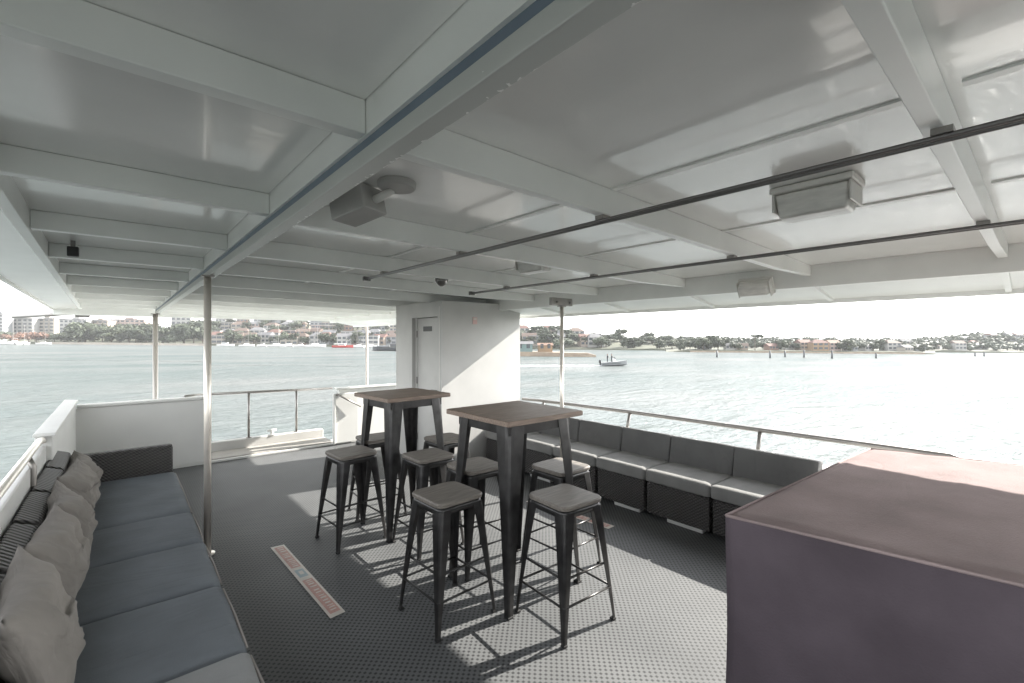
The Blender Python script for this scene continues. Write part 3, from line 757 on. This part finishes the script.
def tree_proto(kind, leaf, seed):
    rnd = random.Random(seed)
    t = thing('tree', 'x', 'tree', (0, 0, 0))
    top = .8 if kind == 'flat' else .55
    tr = MB(); tr.tube([(0, 0, -.03), (.01, 0, top * .5), (.0, .01, top)], [.028, .02, .012], 7)
    for _ in range(4):
        a = rnd.uniform(0, 6.3); q = top * rnd.uniform(.55, .95); L = rnd.uniform(.14, .26)
        tr.tube([(0, 0, q), (math.cos(a) * L * .5, math.sin(a) * L * .5, q + L * .3), (math.cos(a) * L, math.sin(a) * L, q + L * .6)], [.012, .008, .004], 5)
    tr.build('trunk', 'bark', t, smooth=True)
    crown_mb(kind, rnd).build('crown', leaf, t)
    return t
TP = [tree_proto('round', 'leaf', 1), tree_proto('round', 'leaf', 2), tree_proto('tall', 'leaf', 3), tree_proto('bush', 'leaf', 4), tree_proto('flat', 'leaf', 5), tree_proto('bush', 'leaf_red', 6)]
used = set()
ORD = ['first', 'second', 'third', 'fourth', 'fifth', 'sixth', 'seventh', 'eighth', 'ninth', 'tenth', 'eleventh', 'twelfth', 'thirteenth', 'fourteenth', 'fifteenth', 'sixteenth', 'seventeenth', 'eighteenth', 'nineteenth', 'twentieth', 'twenty first', 'twenty second', 'twenty third', 'twenty fourth', 'twenty fifth', 'twenty sixth', 'twenty seventh', 'twenty eighth']
KW = ['rounded green tree', 'dense green tree', 'tall narrow green tree', 'low green shrub', 'flat topped tree', 'low russet shrub']
def put(proto, loc, rz, label, group, scale):
    o = proto if proto.name not in used else dup(proto)
    used.add(proto.name)
    o.location = loc; o.rotation_euler = (0, 0, rz); o.scale = scale if isinstance(scale, tuple) else (scale,) * 3
    return tag(o, label, None, group)
def tree_row(spots, where, group, hf):
    """spots: (u, depth, height, kind, widening)"""
    for i, (u, d, h, k, wd) in enumerate(sorted(spots)):
        x, y, z = at(u, d, hf(u, d) - .1)
        put(TP[k], (x, y, z), random.uniform(0, 6.28), f'{KW[k]}, {ORD[i]} from left {where}', group, (h * wd, h * wd, h))
rr = random.Random(11)
# waterfront trees below the apartments
sp = []
u = 2
while u < 206:
    if u < 70: k = rr.choice([5, 3, 5]); h = rr.uniform(6.5, 10)
    else: k = rr.choice([0, 1, 0, 1, 3]); h = rr.uniform(11, 16.5) if k != 3 else rr.uniform(7, 9)
    sp.append((u, rr.uniform(314, 330), h, k, rr.uniform(1.0, 1.5))); u += rr.uniform(6, 10.5)
tree_row(sp, 'along the waterfront below the apartments', 'waterfront trees on the left shore', hA)
sp = [(u + rr.uniform(-3, 3), rr.uniform(345, 360), rr.uniform(13, 18), rr.choice([0, 1, 1]), rr.uniform(1, 1.4)) for u in range(76, 212, 11)]
tree_row(sp, 'in the rear row before the apartments', 'rear trees on the left shore', hA)

# ---- houses
def house(wall, roof, w_, d_, h_, rh, hip=False, nwin=3):
    t = thing('house', 'x', 'house', (0, 0, 0))
    MB().box(-w_ / 2, w_ / 2, -d_ / 2, d_ / 2, -1.5, h_).build('wall', 'w_' + wall, t)
    e = .35; m = MB()
    if rh < .5: m.box(-w_ / 2 - .2, w_ / 2 + .2, -d_ / 2 - .2, d_ / 2 + .2, h_ + .01, h_ + .3)
    else:
        ix = w_ * .3 if hip else 0
        m.hexa([(-w_ / 2 - e, -d_ / 2 - e, h_ + .01), (w_ / 2 + e, -d_ / 2 - e, h_ + .01), (w_ / 2 + e, d_ / 2 + e, h_ + .01), (-w_ / 2 - e, d_ / 2 + e, h_ + .01)],
               [(-w_ / 2 - e + ix, -.05, h_ + rh), (w_ / 2 + e - ix, -.05, h_ + rh), (w_ / 2 + e - ix, .05, h_ + rh), (-w_ / 2 - e + ix, .05, h_ + rh)])
    m.build('roof', 'r_' + roof, t)
    fl = 2 if h_ > 5 else 1
    for f in range(fl):
        for k in range(nwin):
            x = -w_ / 2 + w_ * (k + .5) / nwin; z = 1.0 + f * 2.9
            MB().box(x - w_ * .11, x + w_ * .11, -d_ / 2 - .06, -d_ / 2 - .005, z, z + 1.5).build('window', 'glass', t)
    return t
HP = {}
def house_put(wall, roof, size, u, d, hf, label, group, rz=0):
    key = (wall, roof, size)
    x, y, z = at(u, d, hf(u, d) + .2)
    if key not in HP:
        HP[key] = o = house(wall, roof, *size)
    else: o = dup(HP[key])
    o.location = (x, y, z); o.rotation_euler = (0, 0, FACE + rz); return tag(o, label, None, group)
S1 = (11, 8, 5.6, 2.6, True); S2 = (9, 7, 5.4, 2.4); S3 = (13, 8, 6.0, .3, False, 4); S4 = (8, 6, 2.8, 2.0)
rows = [('waterfront row', 316, 208, 398, 15), ('lower middle row', 352, 206, 400, 13), ('upper middle row', 392, 204, 404, 13), ('top row', 432, 200, 410, 12)]
trees_h = []
for rn, d, ua, ub, n in rows:
    for i in range(n):
        u = ua + (ub - ua) * (i + .5) / n + rr.uniform(-3.5, 3.5)
        wl = rr.choice(['white', 'white', 'cream', 'tan', 'pink', 'grey', 'brick']); rf = rr.choice(['red', 'brown', 'grey', 'grey', 'brown'])
        S = rr.choice([S1, S2, S3, S1])
        if S is S3: rf = 'pale'
        dd = d + rr.uniform(-7, 7)
        house_put(wl, rf, S, u, dd, hA, f'{wl} house with {rf} roof, {ORD[i]} from left in hillside {rn}', 'houses on the left hillside', rr.uniform(-.35, .35))
        trees_h.append((u + rr.uniform(3, 8), dd - rr.uniform(2, 9) + 4, rr.uniform(6, 11), rr.choice([0, 1, 2, 3, 0]), rr.uniform(1, 1.5)))
for q, nm in enumerate(('waterfront', 'lower middle', 'upper middle', 'top')):
    seg = trees_h[sum(r[4] for r in rows[:q]): sum(r[4] for r in rows[:q + 1])]
    tree_row(seg, f'among the {nm} houses of the left hillside', 'trees among the hillside houses', hA)

# ---- apartment blocks on the left
def apartments(label, u, d, w_, h_, dp, wall, cols, rows_, balcony=True):
    x, y, z = at(u, d, hA(u, d))
    t = thing('apartment_building', label, 'building', (0, 0, 0), 'apartment blocks on the left shore')
    MB().box(-w_ / 2, w_ / 2, -dp / 2, dp / 2, -3, h_).build('wall', 'w_' + wall, t)
    MB().box(-w_ / 2 - .3, w_ / 2 + .3, -dp / 2 - .3, dp / 2 + .3, h_ + .01, h_ + .6).build('roof', 'r_grey', t)
    MB().box(-w_ * .15, w_ * .1, -dp * .2, dp * .2, h_ + .61, h_ + 2.4).build('plant_room', 'w_' + wall, t)
    fh = h_ / rows_; g = None
    for r_ in range(rows_):
        z0 = r_ * fh
        for c_ in range(cols):
            xx = -w_ / 2 + w_ * (c_ + .5) / cols
            MB().box(xx - w_ / cols * .3, xx + w_ / cols * .3, -dp / 2 - .08, -dp / 2 - .005, z0 + .9, z0 + fh * .82).build('window', 'glass', t)
        if balcony:
            MB().box(-w_ / 2 + .3, w_ / 2 - .3, -dp / 2 - 1.3, -dp / 2 - .09, z0 + fh - .28, z0 + fh - .02).build('balcony', 'w_white', t)
    t.location = (x, y, z); t.rotation_euler = (0, 0, FACE + rr.uniform(-.2, .2)); return t
apartments('tall narrow pale tower at the far left edge of the shore', 3, 372, 8, 19, 10, 'grey', 3, 7)
apartments('white apartment block with balconies near the far left edge', 27, 385, 20, 15, 12, 'white', 5, 5)
apartments('cream apartment block between the white blocks on the left shore', 50, 392, 15, 14.5, 12, 'cream', 4, 5)
apartments('white apartment block with a clear window grid under the boom', 79, 376, 20, 15, 12, 'white', 6, 5, False)
apartments('tan apartment block right of the white window grid', 103, 384, 15, 13.5, 12, 'tan', 4, 5)
apartments('long pink apartment block left of the pale pole', 132, 398, 26, 14, 12, 'pink', 7, 5, False)
apartments('low white hall with pale roof above the trees right of the pale pole', 184, 390, 15, 15, 10, 'white', 4, 4, False)

# ---- boats
def hull_mb(L, B, H_, bow=.35, draft=.3):
    n = 12; rings = []
    for i in range(n + 1):
        f = i / n; x = -L / 2 + L * f
        wd = B / 2 * (1 - max(0, (f - (1 - bow - .2)) / (bow + .2)) ** 2) * (.85 + .15 * min(1, f * 4)) + .02
        sh = H_ * (1 + .25 * f * f); k = -draft * (1 - max(0, (f - .75) / .25) ** 2)
        rings.append([(x, -wd, sh), (x, -wd * .85, H_ * .2), (x, 0, k), (x, wd * .85, H_ * .2), (x, wd, sh)])
    m = MB(); m.loft(rings); return m
M['hull_white'] = mat('white_gelcoat', (.78, .78, .76), .3); M['hull_red'] = mat('red_hull', (.45, .06, .05), .4); M['hull_dark'] = mat('dark_hull', (.05, .055, .06), .5)
def sailboat(hm='hull_white', L=10):
    t = thing('sailboat', 'x', 'sailboat', (0, 0, 0))
    hull_mb(L, L * .3, L * .12).build('hull', hm, t, smooth=False)
    MB().hexa([(-L * .2, -L * .08, L * .13), (L * .15, -L * .07, L * .13), (L * .15, L * .07, L * .13), (-L * .2, L * .08, L * .13)], [(-L * .18, -L * .07, L * .2), (L * .08, -L * .06, L * .19), (L * .08, L * .06, L * .19), (-L * .18, L * .07, L * .2)]).build('cabin', 'hull_white', t)
    MB().tube([(L * .08, 0, L * .19), (L * .08, 0, L * 1.25)], .09, 6).build('mast', 'rail', t)
    MB().tube([(L * .07, 0, L * .32), (-L * .32, 0, L * .30)], .16, 6).build('boom', 'w_white', t)
    return t
sb = sailboat()
for i, (u, d, s_, rz, lb) in enumerate([
    (14, 284, 1.2, 2.8, 'white yacht moored at the far left edge with tall mast'),
    (25, 290, 1.0, 2.6, 'white sailboat second from the far left edge'),
    (44, 296, .8, .3, 'small white sailboat before the russet shrubs'),
    (247, 286, .9, .2, 'white sailboat leftmost of those below the hillside houses'),
    (262, 292, .8, 2.9, 'white sailboat second from left below the hillside houses'),
    (277, 282, 1.1, .1, 'white sailboat before the red motor boat, third from left'),
    (300, 290, .9, 3.0, 'white sailboat fourth from left below the hillside houses'),
    (316, 284, 1.2, .15, 'larger white sailboat just left of the red boat'),
    (358, 290, .9, 2.9, 'white sailboat just right of the red boat'),
    (372, 294, .9, .2, 'white sailboat behind the thin dark pole')]):
    o = sb if i == 0 else dup(sb)
    o.location = at(u, d); o.rotation_euler = (0, 0, FACE + rz); o.scale = (s_,) * 3; tag(o, lb, None, 'yachts moored off the left shore')
def launch(label, u, d, L, hm, top, rz, cat='boat'):
    t = thing('moored_boat', label, cat, (0, 0, 0))
    hull_mb(L, L * .28, L * .11).build('hull', hm, t)
    MB().box(-L * .22, L * .12, -L * .09, L * .09, L * .115, L * .2).build('cabin', top, t)
    MB().box(-L * .2, L * .10, -L * .0915, -L * .0905, L * .145, L * .18).build('window', 'glass', t)
    MB().box(-L * .25, L * .14, -L * .1, L * .1, L * .201, L * .215).build('roof', top, t)
    t.location = at(u, d); t.rotation_euler = (0, 0, FACE + rz); return t
launch('red hulled boat moored among the white yachts', 343, 270, 12, 'hull_red', 'hull_white', .1)
launch('white launch moored below the hillside houses left of the yachts', 226, 292, 10, 'hull_white', 'hull_white', .2)
launch('white launch moored between two sailboats below the hillside', 288, 296, 9, 'hull_white', 'hull_white', 2.9)
launch('white cruiser moored near the tower at far left', 2, 280, 13, 'hull_white', 'hull_white', .1)
t = thing('barge', 'low dark barge lying before the yachts beside the cabin', 'barge', (0, 0, 0))
hull_mb(15, 5, 1.6, .1).build('hull', 'hull_dark', t)
MB().box(-5.5, -1, -1.6, 1.6, 1.9, 3.1).build('deck_house', 'hull_dark', t)
MB().box(0, 5, -1.8, 1.8, 1.85, 2.4).build('hatch', 'w_grey', t)
t.location = at(389, 205); t.rotation_euler = (0, 0, FACE + 3.1)

# ---- stone wharf with sheds
rings = []
for f in frange(0, 1, 16):
    u = 470 + (596 - 470) * f; wd = 14 * (1 - f ** 3) + .6; h = (1.7 - .5 * f) * (1 if f < .97 else .5)
    a = at(u, 148); b = at(u, 148 + wd)
    rings.append([(a[0], a[1], a[2] - 1), (b[0], b[1], b[2] - 1), (b[0], b[1], b[2] + h), (a[0], a[1], a[2] + h)])
tag(MB().loft(rings).build('stone_wharf', 'stone'), 'brown sandstone wharf running out into the harbour right of the cabin', 'wharf')
def shed(label, u, d, wall, roof, w_, h_, rh):
    t = house(wall, roof, w_, 4.5, h_, rh, False, 2); t.name = 'wharf_shed'
    t['category'] = 'shed'; x, y, z = at(u, d, 1.6); t.location = (x, y, z); t.rotation_euler = (0, 0, FACE); return tag(t, label, None, 'sheds on the stone wharf')
shed('green boat shed with grey roof on the stone wharf', 524, 151, 'green', 'grey', 5.4, 2.4, .9)
shed('small ochre shed with orange roof on the stone wharf', 545, 153, 'ochre', 'orange', 4.6, 2.0, .8)
hs = [('white', 'red', S1), ('cream', 'brown', S2), ('white', 'pale', S3), ('pink', 'red', S1), ('cream', 'grey', S2), ('grey', 'pale', S3), ('white', 'brown', S1), ('tan', 'red', S2), ('white', 'grey', S1)]
for i, (wl, rf, S) in enumerate(hs):
    u = 522 + i * 9.2 + rr.uniform(-2, 2); d = rr.choice([296, 320, 340])
    house_put(wl, rf, S, u, d, hB, f'{wl} house with {rf} roof, {ORD[i]} from left behind the wharf', 'houses behind the wharf', rr.uniform(-.3, .3))
sp = [(u + rr.uniform(-2, 2), rr.uniform(282, 352), rr.uniform(6.5, 10) * (1 - .2 * sstep(600, 690, u)), rr.choice([0, 1, 3, 0]), rr.uniform(1.2, 1.8)) for u in frange(516, 692, 28)]
tree_row(sp, 'on the middle shore behind the wharf', 'trees on the middle shore', hB)

# ---- island
isl = [(704, 'grey', 'brown', S4), (730, 'white', 'grey', S4), (742, 'tan', 'brown', S4), (771, 'brick', 'red', S4), (787, 'white', 'red', S4), (803, 'tan', 'red', S2), (818, 'ochre', 'red', S1), (832, 'pink', 'orange', S2), (850, 'grey', 'grey', S4), (866, 'white', 'pale', S4), (890, 'white', 'brown', S1), (905, 'cream', 'grey', S4), (917, 'grey', 'grey', S4)]
for i, (u, wl, rf, S) in enumerate(isl):
    house_put(wl, rf, S, u, rr.uniform(246, 258), hC, f'{wl} cottage with {rf} roof, {ORD[i]} from left on the low island', 'cottages on the island', rr.uniform(-.4, .4)).scale = (.72, .72, .72)
sp = [(681, 246, 5, 0, 1), (690, 250, 6, 1, 1.2), (698, 252, 7.5, 0, 1.2), (703, 244, 8.5, 1, 1.3), (711, 250, 9, 0, 1.2), (718, 246, 8.3, 1, 1.2), (725, 252, 6.5, 2, 1.3), (736, 247, 5, 3, 1), (755, 246, 8.8, 4, 1.0), (763, 254, 5.5, 3, 1), (779, 252, 6, 0, 1.2), (784, 247, 7, 1, 1.1), (795, 254, 5, 3, 1), (811, 262, 6.5, 0, 1.1), (842, 247, 6, 1, 1.2), (849, 244, 7, 0, 1.2), (858, 252, 6, 3, 1), (873, 250, 5.5, 1, 1.3), (880, 256, 6.5, 0, 1.1), (897, 258, 6, 1, 1.1), (911, 254, 5, 3, 1), (922, 250, 4.5, 0, 1.2)]
tree_row(sp, 'on the low island at right', 'trees on the island', hC)
t = thing('flagpole', 'thin mast standing above the island cottages with orange roofs', 'flagpole', at(814, 250, 1)); b = t['_base']
MB().tube([b, (b[0], b[1], b[2] + 10.5)], .12, 6).build('pole', 'w_grey', t); MB().tube([(b[0] - .8, b[1] + .8, b[2] + 8), (b[0] + .8, b[1] - .8, b[2] + 8)], .08, 6).build('yard', 'w_grey', t)
# mooring piles
for i, u in enumerate((717, 770, 785, 804, 832, 876, 975, 984)):
    d = rr.uniform(150, 165) if u < 900 else 200
    b = at(u, d, -.8); o = thing('mooring_pile', f'dark mooring pile, {ORD[i]} from left standing in the water before the island', 'pile', b, 'mooring piles before the island')
    hh = rr.uniform(2.2, 3.4)
    MB().tube([b, (b[0], b[1], b[2] + hh)], .28, 10).build('shaft', 'hull_dark', o, smooth=True)
    MB().tube([(b[0], b[1], b[2] + hh + .01), (b[0], b[1], b[2] + hh + .25)], [.32, .12], 10).build('cap', 'hull_dark', o)
# ---- far hills on the right
k = 0
for i in range(17):
    u = 905 + i * 8.6 + rr.uniform(-2, 2); d = rr.choice([306, 325, 350, 380])
    wl = rr.choice(['white', 'white', 'cream', 'grey']); rf = rr.choice(['grey', 'brown', 'red', 'pale'])
    S = S4 if rf == 'pale' else rr.choice([S4, S2])
    house_put(wl, rf, S, u, d, hD, f'{wl} house with {rf} roof, {ORD[i]} from left on the far right hillside', 'houses on the far right hillside', rr.uniform(-.3, .3)).scale = (.8, .8, .8)
m = MB(); rnd = random.Random(3)
for i in range(800):
    u = rnd.uniform(655, 1200); d = rnd.uniform(303, 480) if u > 900 else rnd.uniform(310, 420)
    x, y, z = at(u, d, hD(u, d)); hh = rnd.uniform(4, 6.8); 
    for q in range(3): mass(m, Vector((x + rnd.uniform(-.4, .4) * hh, y + rnd.uniform(-.4, .4) * hh, z + hh * rnd.uniform(.3, .65))), hh * rnd.uniform(.28, .4), rnd)
    for _ in range(22):
        p = Vector((rnd.gauss(0, 1), rnd.gauss(0, 1), rnd.gauss(0, 1))).normalized() * rnd.uniform(.6, 1)
        c_ = Vector((x + p.x * hh * .5, y + p.y * hh * .5, z + hh * (.55 + .45 * p.z)))
        a = Vector((rnd.gauss(0, 1), rnd.gauss(0, 1), rnd.gauss(0, 1))).normalized(); b = a.cross(Vector((rnd.gauss(0, 1), rnd.gauss(0, 1), rnd.gauss(0, 1)))).normalized(); s_ = hh * rnd.uniform(.1, .2)
        m.add([c_ - a * s_, c_ + b * s_, c_ + a * s_, c_ - b * s_], [(0, 1, 2, 3)])
tag(m.build('far_wood', 'leaf'), kind='stuff')

# ---- motor boat with two people and its wake
t = thing('motor_boat', 'small dark open motor boat speeding across the harbour with two people', 'motor boat', (0, 0, 0))
hull_mb(5.6, 2.0, .75, .45, .25).build('hull', 'w_grey', t)
MB().box(-2.7, 1.2, -.97, .97, .45, .52).build('rubbing_strake', 'hull_dark', t)
MB().box(-.35, .25, -.4, .4, .78, 1.35).build('console', 'hull_white', t, .05)
MB().hexa([(.2, -.38, 1.36), (.28, -.38, 1.36), (.28, .38, 1.36), (.2, .38, 1.36)], [(.05, -.34, 1.75), (.1, -.34, 1.75), (.1, .34, 1.75), (.05, .34, 1.75)]).build('windscreen', 'glass', t)
mo = MB().hexa([(-3.2, -.22, .75), (-2.75, -.22, .75), (-2.75, .22, .75), (-3.2, .22, .75)], [(-3.1, -.18, 1.3), (-2.8, -.18, 1.3), (-2.8, .18, 1.3), (-3.1, .18, 1.3)]).build('outboard_motor', 'black', t, .05)
MB().box(-3.05, -2.85, -.08, .08, -.4, .745).build('shaft', 'black', mo)
MB().box(-2.7, 2.0, -.06, .06, .7, .74).build('deck_line', 'hull_white', t)
bx, by, bz = at(614, 94, .12); t.location = (bx, by, bz); t.rotation_euler = (0, R(-3), FACE + .12)
def person(name, label, lx, ly, pose):
    J = [(0, 0, .92), (0, 0, 1.15), (0, 0, 1.38), (0, 0, 1.50), (.01, 0, 1.58), (.02, 0, 1.70),
         (0, .19, 1.36), (.10, .24, 1.10), (.34, .2, 1.08), (0, -.19, 1.36), (.10, -.24, 1.10), (.34, -.2, 1.08),
         (0, .10, .88), (.03, .12, .48), (0, .13, .06), (.16, .14, .03), (0, -.10, .88), (.03, -.12, .48), (0, -.13, .06), (.16, -.14, .03)]
    Rr = [.15, .15, .16, .065, .085, .10, .07, .055, .04, .07, .055, .04, .10, .075, .05, .045, .10, .075, .05, .045]
    E_ = [(0, 1), (1, 2), (2, 3), (3, 4), (4, 5), (2, 6), (6, 7), (7, 8), (2, 9), (9, 10), (10, 11), (0, 12), (12, 13), (13, 14), (14, 15), (0, 16), (16, 17), (17, 18), (18, 19)]
    me = bpy.data.meshes.new(name); me.from_pydata(J, E_, []); o = bpy.data.objects.new(name + '_src', me); COL.objects.link(o)
    sk = o.modifiers.new('skin', 'SKIN'); 
    for v, r_ in zip(me.skin_vertices[0].data, Rr): v.radius = (r_, r_)
    me.skin_vertices[0].data[0].use_root = True
    su = o.modifiers.new('sub', 'SUBSURF'); su.levels = 1; su.render_levels = 1
    dg = bpy.context.evaluated_depsgraph_get(); dg.update()
    nm = bpy.data.meshes.new_from_object(o.evaluated_get(dg)); bpy.data.objects.remove(o)
    nm.materials.clear(); nm.materials.append(M['dark_cloth']); nm.materials.append(M['skin'])
    for p in nm.polygons:
        p.use_smooth = True
        if p.center.z > 1.5 or p.center.x > .28 and p.center.z > 1: p.material_index = 1
    q = bpy.data.objects.new(name, nm); COL.objects.link(q); tag(q, label, 'person', 'people in the motor boat')
    ang = FACE + .12
    q.location = (bx + lx * math.cos(ang) - ly * math.sin(ang), by + lx * math.sin(ang) + ly * math.cos(ang), bz + .62); q.rotation_euler = (0, 0, ang)
    h = MB(); h.tube([(.01, 0, 1.66), (.005, 0, 1.72), (.0, 0, 1.80), (0, 0, 1.815)], [.105, .115, .085, .02], 12); ho = h.build('hair', 'dark_cloth'); ho.parent = q
person('person', 'person in dark clothes at the helm of the motor boat, nearer the bow', -.60, -.25, 0)
person('person', 'person in dark clothes standing behind the helm nearer the motor', -1.35, .2, 0)
m = MB(); L = 30; n = 40; rings = []
ang = FACE + .12; rnd = random.Random(9)
vs = []; fs = []
for i in range(n + 1):
    f = i / n; hw = .7 + 1.6 * f
    for j in range(7):
        v = -1 + j / 3
        px, py = -2.2 - L * f, v * hw * (1 + .25 * noise.noise(Vector((f * 14, v * 3, 0))))
        x = bx + px * math.cos(ang) - py * math.sin(ang); y = by + px * math.sin(ang) + py * math.cos(ang)
        vs.append((x, y, zw(x, y) + .02 + (.25 * (1 - f) ** 2 + .06) * (.5 + noise.noise(Vector((f * 25, v * 4, 2)))) * (1 - abs(v)) ))
for i in range(n):
    for j in range(6):
        a = i * 7 + j; fs.append((a, a + 1, a + 8, a + 7))
tag(m.add(vs, fs).build('boat_wake', 'foam', smooth=True), kind='structure')
# long swells left by a passing vessel on the left
for q, (d0, ua, ub, hh) in enumerate(((118, -120, 175, .22), (96, -60, 250, .26), (84, 120, 420, .2))):
    vs = []; fs = []; n = 60
    for i in range(n + 1):
        u = ua + (ub - ua) * i / n
        for j in range(7):
            v = -1 + j / 3; x, y, z = at(u, d0 + v * 1.6 + 2 * noise.noise(Vector((i * .12, q, 0))))
            vs.append((x, y, z + .012 - .03 * (abs(v) > .9) + hh * math.exp(-(v * 2) ** 2) * (.75 + .5 * noise.noise(Vector((i * .3, q * 5, 1)))) * sstep(0, .15, i / n) * sstep(0, .15, 1 - i / n)))
    for i in range(n):
        for j in range(6):
            a = i * 7 + j; fs.append((a, a + 7, a + 8, a + 1))
    tag(MB().add(vs, fs).build('water_swell', 'water', smooth=True), kind='structure')
# masts and channel poles near the left yachts are part of the sailboats above

# ---- haze
HAZE = .0002
if HAZE:
    hz = MB().box(-3200, 3200, -3200, 3200, -55, 48).build('haze', 'foam'); tag(hz, kind='stuff')
    hm = bpy.data.materials.new('harbour_haze'); hm.use_nodes = True; n = hm.node_tree.nodes; n.clear()
    out = n.new('ShaderNodeOutputMaterial'); pv = n.new('ShaderNodeVolumePrincipled'); pv.inputs['Color'].default_value = (.92, .94, .97, 1); pv.inputs['Density'].default_value = HAZE; pv.inputs['Anisotropy'].default_value = 0
    hm.node_tree.links.new(pv.outputs[0], out.inputs['Volume']); hz.data.materials.clear(); hz.data.materials.append(hm)
